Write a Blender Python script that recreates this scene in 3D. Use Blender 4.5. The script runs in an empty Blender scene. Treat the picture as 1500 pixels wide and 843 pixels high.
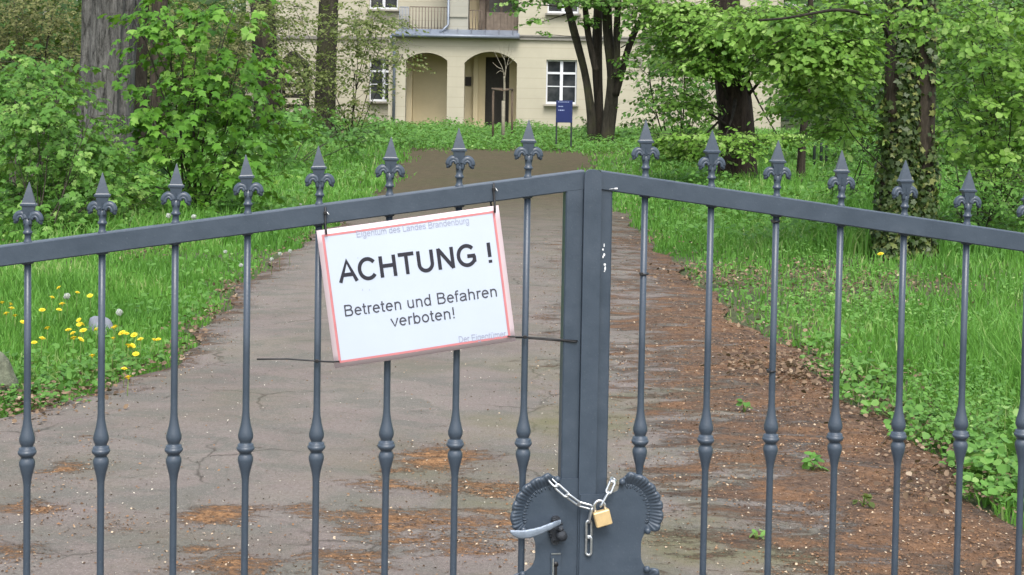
import bpy, math, random
import numpy as np
from mathutils import Vector, Matrix

SC = bpy.context.scene
COL = SC.collection
RNG = np.random.default_rng(7)
random.seed(5)

# ------------------------------------------------------------------ camera
FPX = 2200.0
CYP = 217.0                       # row of the optical axis in the cropped photograph
PITCH = math.atan((CYP - 125.0) / FPX)
ROLL = 0.017
EYE = np.array([0.0, 0.0, 1.6])
_cp, _sp, _cr, _sr = math.cos(PITCH), math.sin(PITCH), math.cos(ROLL), math.sin(ROLL)
FW = np.array([0, _cp, -_sp])
_u0 = np.array([0, _sp, _cp])
RT = _cr * np.array([1.0, 0, 0]) + _sr * _u0
UP = _cr * _u0 - _sr * np.array([1.0, 0, 0])
cam_data = bpy.data.cameras.new('camera')
cam_data.sensor_width = 36.0
cam_data.lens = FPX / 1500 * 36
cam_data.shift_y = -(421.5 - CYP) / 1500
cam_data.clip_start = 0.05
cam_data.clip_end = 3000
cam = bpy.data.objects.new('camera', cam_data)
COL.objects.link(cam)
cam.matrix_world = Matrix(((RT[0], UP[0], -FW[0], EYE[0]), (RT[1], UP[1], -FW[1], EYE[1]),
                           (RT[2], UP[2], -FW[2], EYE[2]), (0, 0, 0, 1)))
SC.camera = cam

# ------------------------------------------------------------------ sky, sun, exposure
SUN_EL, SUN_AZ = math.radians(56), math.radians(172)     # azimuth from +Y, clockwise: behind the viewer, to the right
W = bpy.data.worlds.new('World')
SC.world = W
W.use_nodes = True
wn = W.node_tree
bg = wn.nodes['Background']
sky = wn.nodes.new('ShaderNodeTexSky')
sky.sky_type = 'NISHITA'
sky.sun_disc = False
sky.sun_elevation = SUN_EL
sky.sun_rotation = SUN_AZ
sky.dust_density = 4.0
sky.air_density = 1.3
hs = wn.nodes.new('ShaderNodeHueSaturation')
hs.inputs['Saturation'].default_value = 0.60
wn.links.new(sky.outputs[0], hs.inputs['Color'])
wn.links.new(hs.outputs[0], bg.inputs['Color'])
bg.inputs['Strength'].default_value = 0.15
sl = bpy.data.lights.new('sun', 'SUN')
sl.energy = 1.0
sl.angle = math.radians(22)
sl.color = (1.0, 0.975, 0.93)
sun = bpy.data.objects.new('sun', sl)
COL.objects.link(sun)
sd = Vector((math.sin(SUN_AZ) * math.cos(SUN_EL), math.cos(SUN_AZ) * math.cos(SUN_EL), math.sin(SUN_EL)))
sun.rotation_euler = sd.to_track_quat('Z', 'Y').to_euler()
sun.location = (20, -30, 40)
SC.view_settings.view_transform = 'Standard'
SC.view_settings.look = 'None'
SC.view_settings.gamma = 1
SC.view_settings.exposure = 1.10
SC.cycles.max_bounces = 8
SC.cycles.diffuse_bounces = 4
SC.cycles.transmission_bounces = 6
SC.cycles.transparent_max_bounces = 4


# ------------------------------------------------------------------ survey helpers: where a ray of sight meets a real plane
def ray(px, py):
    return FW + RT * (px - 750) / FPX - UP * (py - CYP) / FPX


def at(px, py, Y):
    d = ray(px, py)
    return EYE + d * (Y / d[1])


def ground(px, py, z=0.0):
    d = ray(px, py)
    return EYE + d * ((z - EYE[2]) / d[2])


GTH = math.radians(8.4)
GD = np.array([math.cos(GTH), math.sin(GTH), 0])
GN = np.array([math.sin(GTH), -math.cos(GTH), 0])
GO = at(860, 400, 2.45)
GO[2] = 0


def gp(px, py, off=0.0):
    d = ray(px, py)
    t = ((GO + GN * off - EYE) @ GN) / (d @ GN)
    p = EYE + d * t
    return float((p - GO) @ GD), float(p[2])


def gw(u, off, z):                                  # gate plane coordinates to the world
    return GO + GD * u + GN * off + np.array([0, 0, z])


# ------------------------------------------------------------------ materials
def newmat(name):
    m = bpy.data.materials.new(name)
    m.use_nodes = True
    nt = m.node_tree
    return m, nt, nt.nodes['Principled BSDF']


def ramp(nt, src, stops, interp='LINEAR'):
    r = nt.nodes.new('ShaderNodeValToRGB')
    r.color_ramp.interpolation = interp
    e = r.color_ramp.elements
    while len(e) < len(stops):
        e.new(0.5)
    for i, (p, c) in enumerate(stops):
        e[i].position = p
        e[i].color = (*c, 1) if len(c) == 3 else c
    nt.links.new(src, r.inputs[0])
    return r.outputs[0]


def noise(nt, scale, detail=4, rough=0.6, vec=None, dist=0.0):
    n = nt.nodes.new('ShaderNodeTexNoise')
    n.inputs['Scale'].default_value = scale
    n.inputs['Detail'].default_value = detail
    n.inputs['Roughness'].default_value = rough
    n.inputs['Distortion'].default_value = dist
    if vec is None:
        vec = objvec(nt)
    nt.links.new(vec, n.inputs['Vector'])
    return n.outputs['Fac']


def objvec(nt, scale=None):
    t = nt.nodes.new('ShaderNodeTexCoord')
    v = t.outputs['Object']
    if scale:
        mp = nt.nodes.new('ShaderNodeMapping')
        mp.inputs['Scale'].default_value = scale
        nt.links.new(v, mp.inputs['Vector'])
        v = mp.outputs[0]
    return v


def mixc(nt, fac, a, b, mode='MIX'):
    m = nt.nodes.new('ShaderNodeMix')
    m.data_type = 'RGBA'
    m.blend_type = mode
    for sock, v in ((m.inputs[0], fac), (m.inputs[6], a), (m.inputs[7], b)):
        if hasattr(v, 'is_output'):
            nt.links.new(v, sock)
        elif isinstance(v, (int, float)):
            sock.default_value = v
        else:
            sock.default_value = (*v, 1)
    return m.outputs[2]


def mathn(nt, op, a, b=None, clamp=False):
    m = nt.nodes.new('ShaderNodeMath')
    m.operation = op
    m.use_clamp = clamp
    for i, v in enumerate((a, b)):
        if v is None:
            continue
        if hasattr(v, 'is_output'):
            nt.links.new(v, m.inputs[i])
        else:
            m.inputs[i].default_value = v
    return m.outputs[0]


def attr(nt, name):
    a = nt.nodes.new('ShaderNodeAttribute')
    a.attribute_name = name
    return a.outputs['Fac']


def bump(nt, bsdf, h, strength, dist=0.01):
    b = nt.nodes.new('ShaderNodeBump')
    b.inputs['Strength'].default_value = strength
    b.inputs['Distance'].default_value = dist
    nt.links.new(h, b.inputs['Height'])
    nt.links.new(b.outputs[0], bsdf.inputs['Normal'])


def mat_plain(name, c, rough=0.6, metal=0.0, var=0.12, scale=8.0, bmp=0.0, spec=0.5):
    m, nt, b = newmat(name)
    n = noise(nt, scale)
    lo = tuple(x * (1 - var) for x in c)
    hi = tuple(min(1, x * (1 + var)) for x in c)
    nt.links.new(ramp(nt, n, [(0.3, lo), (0.7, hi)]), b.inputs['Base Color'])
    b.inputs['Roughness'].default_value = rough
    b.inputs['Metallic'].default_value = metal
    b.inputs['Specular IOR Level'].default_value = spec
    if bmp:
        bump(nt, b, noise(nt, scale * 5), bmp)
    return m


def mat_leaf(name, c0, c1, c2=None, trans=0.35, rough=0.5):
    m, nt, b = newmat(name)
    t = attr(nt, 'tint')
    stops = [(0.0, c0), (0.75, c1)] + ([(1.0, c2)] if c2 else [])
    col = ramp(nt, t, stops)
    nt.links.new(col, b.inputs['Base Color'])
    b.inputs['Roughness'].default_value = rough
    b.inputs['Specular IOR Level'].default_value = 0.3
    tr = nt.nodes.new('ShaderNodeBsdfTranslucent')
    nt.links.new(mixc(nt, 0.35, col, (0.22, 0.34, 0.03)), tr.inputs['Color'])
    mx = nt.nodes.new('ShaderNodeMixShader')
    mx.inputs[0].default_value = trans
    nt.links.new(b.outputs[0], mx.inputs[1])
    nt.links.new(tr.outputs[0], mx.inputs[2])
    nt.links.new(mx.outputs[0], nt.nodes['Material Output'].inputs['Surface'])
    return m


def mat_bark(name, dark, light, scale=9.0, moss=None):
    m, nt, b = newmat(name)
    v = objvec(nt, (1, 1, 0.16))
    n1 = noise(nt, scale, 6, 0.7, v, 0.6)
    n2 = noise(nt, scale * 4, 5, 0.7, objvec(nt, (1, 1, 0.35)))
    s = mathn(nt, 'ADD', mathn(nt, 'MULTIPLY', n1, 0.7), mathn(nt, 'MULTIPLY', n2, 0.3))
    col = ramp(nt, s, [(0.36, dark), (0.5, tuple((a + c) / 2 for a, c in zip(dark, light))), (0.64, light)])
    if moss:
        mk = ramp(nt, noise(nt, 1.4, 3), [(0.5, (0, 0, 0)), (0.68, (1, 1, 1))])
        col = mixc(nt, mathn(nt, 'MULTIPLY', mk, 0.6), col, moss)
    nt.links.new(col, b.inputs['Base Color'])
    b.inputs['Roughness'].default_value = 0.9
    b.inputs['Specular IOR Level'].default_value = 0.15
    bump(nt, b, s, 0.9, 0.03)
    return m


def mat_gate():
    m, nt, b = newmat('gate_paint')
    n = noise(nt, 22, 5, 0.65)
    f = noise(nt, 260, 3, 0.6)
    col = ramp(nt, n, [(0.25, (0.037, 0.052, 0.074)), (0.6, (0.047, 0.065, 0.091)), (0.8, (0.057, 0.075, 0.102))])
    dust = ramp(nt, f, [(0.62, (0, 0, 0)), (0.78, (1, 1, 1))])
    col = mixc(nt, mathn(nt, 'MULTIPLY', dust, 0.22), col, (0.2, 0.22, 0.23))
    nt.links.new(col, b.inputs['Base Color'])
    nt.links.new(ramp(nt, n, [(0.3, (0.30,) * 3), (0.7, (0.44,) * 3)]), b.inputs['Roughness'])
    bump(nt, b, mathn(nt, 'ADD', f, mathn(nt, 'MULTIPLY', noise(nt, 60, 2), 1.5)), 0.10, 0.002)
    return m


def mat_wall(name, c, lines=True):
    m, nt, b = newmat(name)
    n = noise(nt, 0.7, 6, 0.65)
    g = noise(nt, 14, 4, 0.7)
    col = ramp(nt, n, [(0.3, tuple(x * 0.90 for x in c)), (0.7, tuple(min(1, x * 1.05) for x in c))])
    col = mixc(nt, mathn(nt, 'MULTIPLY', ramp(nt, g, [(0.4, (0, 0, 0)), (0.8, (1, 1, 1))]), 0.12), col, (0.42, 0.37, 0.27))
    drip = noise(nt, 2.5, 5, 0.7, objvec(nt, (1, 1, 0.12)))
    col = mixc(nt, mathn(nt, 'MULTIPLY', ramp(nt, drip, [(0.55, (0, 0, 0)), (0.75, (1, 1, 1))]), 0.22), col, (0.34, 0.31, 0.24))
    sep = nt.nodes.new('ShaderNodeSeparateXYZ')
    nt.links.new(objvec(nt), sep.inputs[0])
    fr = mathn(nt, 'FRACT', mathn(nt, 'ADD', mathn(nt, 'MULTIPLY', sep.outputs['Z'], 2.7), 20.0))
    joint = ramp(nt, fr, [(0.0, (1, 1, 1)), (0.05, (1, 1, 1)), (0.09, (0, 0, 0))])
    col = mixc(nt, mathn(nt, 'MULTIPLY', joint, 0.30 if lines else 0.0), col, (0.26, 0.23, 0.17))
    nt.links.new(col, b.inputs['Base Color'])
    b.inputs['Roughness'].default_value = 0.92
    b.inputs['Specular IOR Level'].default_value = 0.15
    bump(nt, b, g, 0.25, 0.01)
    return m


def mat_path():
    m, nt, b = newmat('path_surface')
    v = objvec(nt)
    big = noise(nt, 0.9, 5, 0.6, v)
    mid = noise(nt, 5.5, 6, 0.7, v)
    fine = noise(nt, 70, 4, 0.75, v)
    grit = noise(nt, 190, 2, 0.6, v)
    asp = ramp(nt, big, [(0.3, (0.138, 0.118, 0.105)), (0.5, (0.174, 0.153, 0.137)), (0.72, (0.206, 0.184, 0.162))])
    pat = noise(nt, 4.2, 5, 0.65, objvec(nt, (0.7, 1.0, 1)), 0.6)
    asp = mixc(nt, ramp(nt, pat, [(0.40, (0.75,) * 3), (0.52, (0, 0, 0))]), asp, (0.132, 0.130, 0.114))
    asp = mixc(nt, ramp(nt, pat, [(0.52, (0, 0, 0)), (0.66, (0.7,) * 3)]), asp, (0.198, 0.164, 0.152))
    st = noise(nt, 9.0, 7, 0.78, objvec(nt, (0.65, 1.2, 1)), 0.6)
    asp = mixc(nt, ramp(nt, st, [(0.60, (0, 0, 0)), (0.70, (0.55,) * 3)]), asp, (0.085, 0.074, 0.066))
    asp = mixc(nt, mathn(nt, 'MULTIPLY', ramp(nt, fine, [(0.38, (1, 1, 1)), (0.55, (0, 0, 0))]), 0.38), asp, (0.080, 0.070, 0.062))
    asp = mixc(nt, mathn(nt, 'MULTIPLY', ramp(nt, grit, [(0.62, (0, 0, 0)), (0.68, (1, 1, 1))]), 0.5), asp, (0.40, 0.37, 0.33))
    vo = nt.nodes.new('ShaderNodeTexVoronoi')
    vo.feature = 'DISTANCE_TO_EDGE'
    vo.inputs['Scale'].default_value = 1.15
    wob = nt.nodes.new('ShaderNodeMix'); wob.data_type = 'VECTOR'
    wob.inputs[0].default_value = 0.22
    nz = nt.nodes.new('ShaderNodeTexNoise'); nz.inputs['Scale'].default_value = 3.0; nz.inputs['Detail'].default_value = 5
    nt.links.new(v, nz.inputs['Vector'])
    nt.links.new(v, wob.inputs[4]); nt.links.new(nz.outputs['Color'], wob.inputs[5])
    nt.links.new(wob.outputs[1], vo.inputs['Vector'])
    crack = ramp(nt, vo.outputs['Distance'], [(0.0, (1, 1, 1)), (0.010, (0, 0, 0))])
    crack = mathn(nt, 'MULTIPLY', crack, ramp(nt, noise(nt, 1.3, 3, 0.6, v), [(0.45, (0, 0, 0)), (0.6, (0.8,) * 3)]))
    asp = mixc(nt, crack, asp, (0.05, 0.043, 0.036))
    grn = ramp(nt, noise(nt, 1.1, 5, 0.65, objvec(nt, (1, 1.0, 1))), [(0.46, (0, 0, 0)), (0.68, (1, 1, 1))])
    grn = mathn(nt, 'MULTIPLY', grn, attr(nt, 'moss'))
    asp = mixc(nt, mathn(nt, 'MULTIPLY', grn, 0.75), asp, (0.125, 0.122, 0.055))
    # washed-up litter, in ragged drifts
    lm = attr(nt, 'litter')
    drift = noise(nt, 3.6, 10, 0.78, objvec(nt, (0.62, 1.25, 1)), 0.45)
    th = mathn(nt, 'ADD', mathn(nt, 'SUBTRACT', lm, 0.5), mathn(nt, 'MULTIPLY', mathn(nt, 'SUBTRACT', drift, 0.5), 2.6))
    mask = ramp(nt, mathn(nt, 'ADD', mathn(nt, 'MULTIPLY', th, 2.4), mathn(nt, 'MULTIPLY', mathn(nt, 'SUBTRACT', mathn(nt, 'ADD', mathn(nt, 'MULTIPLY', fine, .6), mathn(nt, 'MULTIPLY', grit, .4)), 0.5), 2.4)),
                [(0.0, (0, 0, 0)), (0.28, (0.6,) * 3), (0.6, (1, 1, 1))])
    lit = ramp(nt, noise(nt, 30, 5, 0.78, v), [(0.28, (0.040, 0.028, 0.022)), (0.48, (0.135, 0.085, 0.057)), (0.70, (0.26, 0.185, 0.135))])
    lit = mixc(nt, mathn(nt, 'MULTIPLY', ramp(nt, st, [(0.42, (0, 0, 0)), (0.6, (1, 1, 1))]), 0.7), lit, (0.075, 0.052, 0.040))
    lit = mixc(nt, mathn(nt, 'MULTIPLY', ramp(nt, pat, [(0.45, (0, 0, 0)), (0.6, (1, 1, 1))]), 0.5), lit, (0.235, 0.125, 0.062))
    lit = mixc(nt, mathn(nt, 'MULTIPLY', attr(nt, 'rust'), ramp(nt, st, [(0.66, (0.85,) * 3), (0.52, (0.85,) * 3), (0.75, (0.1,) * 3)])), lit, mixc(nt, ramp(nt, noise(nt, 38, 5, 0.75, v), [(0.35, (0, 0, 0)), (0.65, (1, 1, 1))]), (0.105, 0.052, 0.024), (0.44, 0.245, 0.115)))
    col = mixc(nt, mask, asp, lit)
    far = attr(nt, 'soil')
    soilb = ramp(nt, mid, [(0.3, (0.052, 0.042, 0.022)), (0.7, (0.098, 0.080, 0.046))])
    soilc = mixc(nt, ramp(nt, noise(nt, 1.1, 6, 0.7, v), [(0.45, (0, 0, 0)), (0.65, (0.75,) * 3)]), soilb, (0.062, 0.062, 0.028))
    soilc = mixc(nt, ramp(nt, noise(nt, 9, 5, 0.75, v), [(0.52, (0, 0, 0)), (0.66, (0.6,) * 3)]), soilc, (0.040, 0.030, 0.018))
    col = mixc(nt, far, col, soilc)
    nt.links.new(col, b.inputs['Base Color'])
    b.inputs['Roughness'].default_value = 0.95
    b.inputs['Specular IOR Level'].default_value = 0.12
    h = mathn(nt, 'ADD', mathn(nt, 'MULTIPLY', fine, 0.5), mathn(nt, 'ADD', mathn(nt, 'MULTIPLY', grit, 0.3), mathn(nt, 'MULTIPLY', mask, mathn(nt, 'MULTIPLY', noise(nt, 45, 4, 0.8, v), 1.6))))
    bump(nt, b, h, 0.8, 0.012)
    return m


def mat_ground():
    m, nt, b = newmat('earth')
    n = noise(nt, 2.2, 6, 0.7)
    f = noise(nt, 40, 4, 0.7)
    col = ramp(nt, n, [(0.3, (0.035, 0.045, 0.018)), (0.5, (0.055, 0.075, 0.024)), (0.7, (0.085, 0.075, 0.04))])
    col = mixc(nt, ramp(nt, f, [(0.5, (0, 0, 0)), (0.75, (0.6, 0.6, 0.6))]), col, (0.11, 0.085, 0.055))
    nt.links.new(col, b.inputs['Base Color'])
    b.inputs['Roughness'].default_value = 0.95
    bump(nt, b, f, 0.8, 0.02)
    return m


def mat_glass_dark():
    m, nt, b = newmat('window_glass')
    n = noise(nt, 1.3, 3)
    nt.links.new(ramp(nt, n, [(0.4, (0.018, 0.022, 0.026)), (0.65, (0.06, 0.065, 0.07))]), b.inputs['Base Color'])
    b.inputs['Roughness'].default_value = 0.08
    return m


M = {
    'gate': mat_gate(),
    'iron_dark': mat_plain('dark_iron', (0.036, 0.042, 0.052), 0.5, 0.4, 0.3, 90, 0.4),
    'handle': mat_plain('worn_handle', (0.21, 0.255, 0.32), 0.45, 0.3, 0.2, 60, 0.1),
    'chain': mat_plain('zinc_chain', (0.55, 0.58, 0.61), 0.28, 0.8, 0.15, 120),
    'brass': mat_plain('brass', (0.62, 0.46, 0.24), 0.38, 0.25, 0.12, 60),
    'steel': mat_plain('shackle_steel', (0.72, 0.73, 0.75), 0.2, 0.9, 0.05, 60),
    'chip': mat_plain('bare_primer', (0.72, 0.74, 0.76), 0.7, 0, 0.1, 60),
    'sign': mat_plain('laminated_white', (0.475, 0.535, 0.640), 0.32, 0, 0.02, 12),
    'sign_edge': mat_plain('sign_margin', (0.56, 0.46, 0.49), 0.35, 0, 0.03, 12),
    'red': mat_plain('faded_red', (0.52, 0.19, 0.205), 0.4, 0, 0.08, 30),
    'ink': mat_plain('black_ink', (0.018, 0.018, 0.03), 0.45, 0, 0.1, 30),
    'ink2': mat_plain('dark_grey_ink', (0.055, 0.057, 0.075), 0.45, 0, 0.1, 30),
    'ink3': mat_plain('faded_lilac_ink', (0.29, 0.31, 0.42), 0.45, 0, 0.1, 30),
    'tie': mat_plain('black_nylon', (0.012, 0.012, 0.014), 0.45, 0, 0.1, 50),
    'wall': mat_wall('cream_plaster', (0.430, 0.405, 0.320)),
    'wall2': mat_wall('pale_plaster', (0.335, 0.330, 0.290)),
    'niche': mat_wall('tan_plaster', (0.64, 0.545, 0.36), False),
    'plinth': mat_plain('grey_plinth', (0.30, 0.28, 0.24), 0.9, 0, 0.15, 4, 0.3),
    'zinc': mat_plain('zinc_sheet', (0.19, 0.22, 0.27), 0.45, 0.3, 0.12, 3),
    'cornice': mat_plain('cornice_grey', (0.20, 0.19, 0.17), 0.8, 0, 0.15, 4),
    'white': mat_plain('white_paint', (0.60, 0.62, 0.66), 0.5, 0, 0.05, 6),
    'glass': mat_glass_dark(),
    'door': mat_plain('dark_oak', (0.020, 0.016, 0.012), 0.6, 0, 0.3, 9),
    'brownwood': mat_plain('weathered_brown_wood', (0.135, 0.105, 0.08), 0.75, 0, 0.25, 7, 0.2),
    'roof': mat_plain('roof_tile', (0.17, 0.075, 0.05), 0.85, 0, 0.2, 5, 0.4),
    'plaque': mat_plain('bronze_plaque', (0.03, 0.022, 0.018), 0.5, 0.3, 0.2, 9),
    'blue': mat_plain('blue_board', (0.006, 0.016, 0.095), 0.4, 0, 0.08, 4),
    'blue_print': mat_plain('pale_print', (0.30, 0.36, 0.55), 0.5, 0, 0.1, 9),
    'post_green': mat_plain('dark_post', (0.022, 0.032, 0.03), 0.5, 0.2, 0.2, 9),
    'stake': mat_plain('larch_stake', (0.215, 0.195, 0.145), 0.85, 0, 0.2, 12, 0.2),
    'stake_dark': mat_plain('weathered_stake', (0.115, 0.085, 0.06), 0.85, 0, 0.25, 12, 0.2),
    'stone': mat_plain('grey_stone', (0.16, 0.175, 0.205), 0.85, 0, 0.25, 9, 0.5),
    'stone_moss': mat_plain('mossy_boulder', (0.115, 0.125, 0.085), 0.95, 0, 0.6, 16, 0.9),
    'dryleaf': mat_leaf('dry_leaf', (0.065, 0.042, 0.028), (0.225, 0.155, 0.098), (0.40, 0.32, 0.23), 0.10, 0.8),
    'crumb': mat_leaf('litter_crumb', (0.06, 0.035, 0.022), (0.26, 0.145, 0.075), (0.50, 0.40, 0.28), 0.05, 0.9),
    'grit': mat_leaf('grit', (0.07, 0.06, 0.05), (0.24, 0.21, 0.17), (0.50, 0.47, 0.40), 0.02, 0.9),
    'yellow': mat_plain('dandelion_yellow', (0.78, 0.62, 0.03), 0.7, 0, 0.15, 40),
    'seed': mat_plain('seed_white', (0.46, 0.50, 0.44), 0.9, 0, 0.1, 40),
    'stalk': mat_plain('green_stalk', (0.12, 0.19, 0.04), 0.7, 0, 0.2, 40),
    'bark_old': mat_bark('old_grey_bark', (0.010, 0.010, 0.009), (0.180, 0.178, 0.170), 16.0),
    'bark_dark': mat_bark('dark_bark', (0.010, 0.009, 0.007), (0.052, 0.044, 0.034), 9.0),
    'bark_moss': mat_bark('green_grey_bark', (0.013, 0.012, 0.009), (0.058, 0.052, 0.040), 9.0, (0.055, 0.06, 0.026)),
    'bark_brown': mat_bark('brown_bark', (0.014, 0.012, 0.009), (0.075, 0.062, 0.048), 11.0),
    'bark_red': mat_bark('reddish_bark', (0.012, 0.009, 0.008), (0.062, 0.046, 0.038), 9.0),
    'twig': mat_plain('twig_bark', (0.035, 0.030, 0.020), 0.9, 0, 0.25, 10),
    'maple': mat_leaf('maple_leaf', (0.044, 0.140, 0.014), (0.115, 0.285, 0.030), (0.24, 0.43, 0.08), 0.42),
    'fresh': mat_leaf('fresh_leaf', (0.048, 0.140, 0.020), (0.120, 0.275, 0.045), (0.25, 0.41, 0.10), 0.38),
    'hornbeam': mat_leaf('hornbeam_leaf', (0.038, 0.115, 0.018), (0.115, 0.245, 0.036), (0.26, 0.40, 0.12), 0.35),
    'linden': mat_leaf('linden_leaf', (0.090, 0.215, 0.028), (0.220, 0.405, 0.068), (0.36, 0.53, 0.16), 0.45),
    'olive': mat_leaf('olive_leaf', (0.085, 0.100, 0.032), (0.215, 0.225, 0.080), (0.32, 0.29, 0.15), 0.40),
    'hazel': mat_leaf('young_leaf', (0.085, 0.125, 0.034), (0.205, 0.250, 0.080), (0.30, 0.27, 0.15), 0.45),
    'under': mat_leaf('undergrowth_leaf', (0.030, 0.095, 0.014), (0.080, 0.200, 0.028), (0.15, 0.30, 0.05), 0.35),
    'wood': mat_leaf('wood_leaf', (0.022, 0.060, 0.012), (0.060, 0.130, 0.024), (0.11, 0.20, 0.04), 0.3),
    'ivy': mat_leaf('ivy_leaf', (0.022, 0.05, 0.012), (0.075, 0.115, 0.028), (0.21, 0.235, 0.075), 0.2, 0.4),
    'herb': mat_leaf('herb_leaf', (0.058, 0.160, 0.028), (0.145, 0.320, 0.064), (0.30, 0.46, 0.15), 0.38),
    'grass': mat_leaf('grass_blade', (0.060, 0.180, 0.026), (0.155, 0.365, 0.060), (0.35, 0.45, 0.17), 0.4),
}


# ------------------------------------------------------------------ object helpers
def tag(o, label=None, cat=None, group=None, kind=None):
    if label: o['label'] = label
    if cat: o['category'] = cat
    if group: o['group'] = group
    if kind: o['kind'] = kind
    return o


def link(o, parent=None):
    COL.objects.link(o)
    if parent is not None:
        o.parent = parent
    return o


def thing(name, label, cat, loc=(0, 0, 0), rz=0.0, group=None):
    o = bpy.data.objects.new(name, None)
    o.empty_display_size = 0.1
    o.location = loc
    o.rotation_euler = (0, 0, rz)
    link(o)
    return tag(o, label, cat, group)


STUFF_PARTS = {'foliage', 'twig', 'leaves', 'crown', 'branch', 'vine'}


def child(name, mesh, parent, loc=(0, 0, 0)):
    o = bpy.data.objects.new(name, mesh)
    o.location = loc
    if name in STUFF_PARTS:
        o['kind'] = 'stuff'
    return link(o, parent)


class MB:
    """Collects vertices and faces, then becomes one mesh."""
    def __init__(s):
        s.v, s.f, s.sm = [], [], []

    def add(s, verts, faces, smooth=False):
        o = len(s.v)
        s.v += [tuple(map(float, p)) for p in verts]
        s.f += [tuple(i + o for i in f) for f in faces]
        s.sm += [smooth] * len(faces)

    def box(s, x0, x1, y0, y1, z0, z1, bev=0.0):
        if bev <= 0:
            v = [(x, y, z) for z in (z0, z1) for y in (y0, y1) for x in (x0, x1)]
            s.add(v, [(0, 2, 3, 1), (4, 5, 7, 6), (0, 1, 5, 4), (2, 6, 7, 3), (0, 4, 6, 2), (1, 3, 7, 5)])
        else:
            b = bev
            vs = []
            for (a, c, z) in ((b, b, z0), (0, 0, z0 + b), (0, 0, z1 - b), (b, b, z1)):
                vs += [(x0 + a, y0 + c + (b if a == 0 else 0), z), (x0 + a + (b if a == 0 else 0), y0 + c, z),
                       (x1 - a - (b if a == 0 else 0), y0 + c, z), (x1 - a, y0 + c + (b if a == 0 else 0), z),
                       (x1 - a, y1 - c - (b if a == 0 else 0), z), (x1 - a - (b if a == 0 else 0), y1 - c, z),
                       (x0 + a + (b if a == 0 else 0), y1 - c, z), (x0 + a, y1 - c - (b if a == 0 else 0), z)]
            fs = [tuple(range(7, -1, -1)), tuple(range(24, 32))]
            for r in range(3):
                for i in range(8):
                    fs.append((r * 8 + i, r * 8 + (i + 1) % 8, r * 8 + 8 + (i + 1) % 8, r * 8 + 8 + i))
            s.add(vs, fs)

    def prism(s, poly, y0, y1):
        """poly of (x, z), extruded along y; y0 is the near side."""
        n = len(poly)
        v = [(x, y0, z) for x, z in poly] + [(x, y1, z) for x, z in poly]
        s.add(v, [tuple(range(n)), tuple(range(2 * n - 1, n - 1, -1))] + [((i + 1) % n, i, n + i, n + (i + 1) % n) for i in range(n)])

    def tube(s, pts, rad, sides=8, closed=False, cap=True, flat=1.0, mod=None):
        P = np.array(pts, float)
        n = len(P)
        rad = np.broadcast_to(np.array(rad, float), (n,))
        T = np.gradient(P, axis=0) if not closed else (np.roll(P, -1, 0) - np.roll(P, 1, 0))
        T /= np.linalg.norm(T, axis=1)[:, None] + 1e-12
        ref = np.array([0, 0, 1.0]) if abs(T[0] @ [0, 0, 1]) < 0.9 else np.array([0, 1.0, 0])
        A = np.cross(T[0], ref); A /= np.linalg.norm(A)
        vs = []
        for i in range(n):
            A = A - T[i] * (A @ T[i]); A /= np.linalg.norm(A)
            B = np.cross(T[i], A)
            for k in range(sides):
                a = 2 * math.pi * k / sides
                r = rad[i] * (mod(i, a) if mod else 1)
                vs.append(P[i] + A * math.cos(a) * r + B * math.sin(a) * r * flat)
        fs = []
        for i in range(n if closed else n - 1):
            j = (i + 1) % n
            for k in range(sides):
                l = (k + 1) % sides
                fs.append((i * sides + k, i * sides + l, j * sides + l, j * sides + k))
        if cap and not closed:
            fs.append(tuple(range(sides - 1, -1, -1)))
            fs.append(tuple((n - 1) * sides + k for k in range(sides)))
        s.add(vs, fs, True)

    def lathe(s, prof, cx=0, cy=0, sides=16):
        vs = [(cx + r * math.cos(2 * math.pi * k / sides), cy + r * math.sin(2 * math.pi * k / sides), z) for z, r in prof for k in range(sides)]
        n = len(prof)
        fs = [(i * sides + k, i * sides + (k + 1) % sides, (i + 1) * sides + (k + 1) % sides, (i + 1) * sides + k) for i in range(n - 1) for k in range(sides)]
        fs += [tuple(range(sides - 1, -1, -1)), tuple((n - 1) * sides + k for k in range(sides))]
        s.add(vs, fs, True)

    def mesh(s, name, mat):
        me = bpy.data.meshes.new(name)
        me.from_pydata(s.v, [], s.f)
        me.materials.append(mat)
        me.polygons.foreach_set('use_smooth', s.sm)
        me.update()
        return me

    def obj(s, name, mat, parent=None):
        return child(name, s.mesh(name, mat), parent)


def np_mesh(name, V, Fc, mat, tint=None, smooth=False):
    """V (n,3); Fc list of (m,k) index arrays; fast numpy mesh."""
    me = bpy.data.meshes.new(name)
    me.vertices.add(len(V))
    me.vertices.foreach_set('co', V.astype(np.float32).ravel())
    loops = np.concatenate([f.ravel() for f in Fc])
    tot = np.concatenate([np.full(len(f), f.shape[1]) for f in Fc])
    start = np.concatenate([[0], np.cumsum(tot)[:-1]])
    me.loops.add(len(loops))
    me.loops.foreach_set('vertex_index', loops.astype(np.int32))
    me.polygons.add(len(tot))
    me.polygons.foreach_set('loop_start', start.astype(np.int32))
    me.polygons.foreach_set('loop_total', tot.astype(np.int32))
    if smooth:
        me.polygons.foreach_set('use_smooth', np.ones(len(tot), bool))
    if tint is not None:
        a = me.attributes.new('tint', 'FLOAT', 'POINT')
        a.data.foreach_set('value', tint.astype(np.float32))
    me.update(calc_edges=True)
    me.materials.append(mat)
    return me


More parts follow.
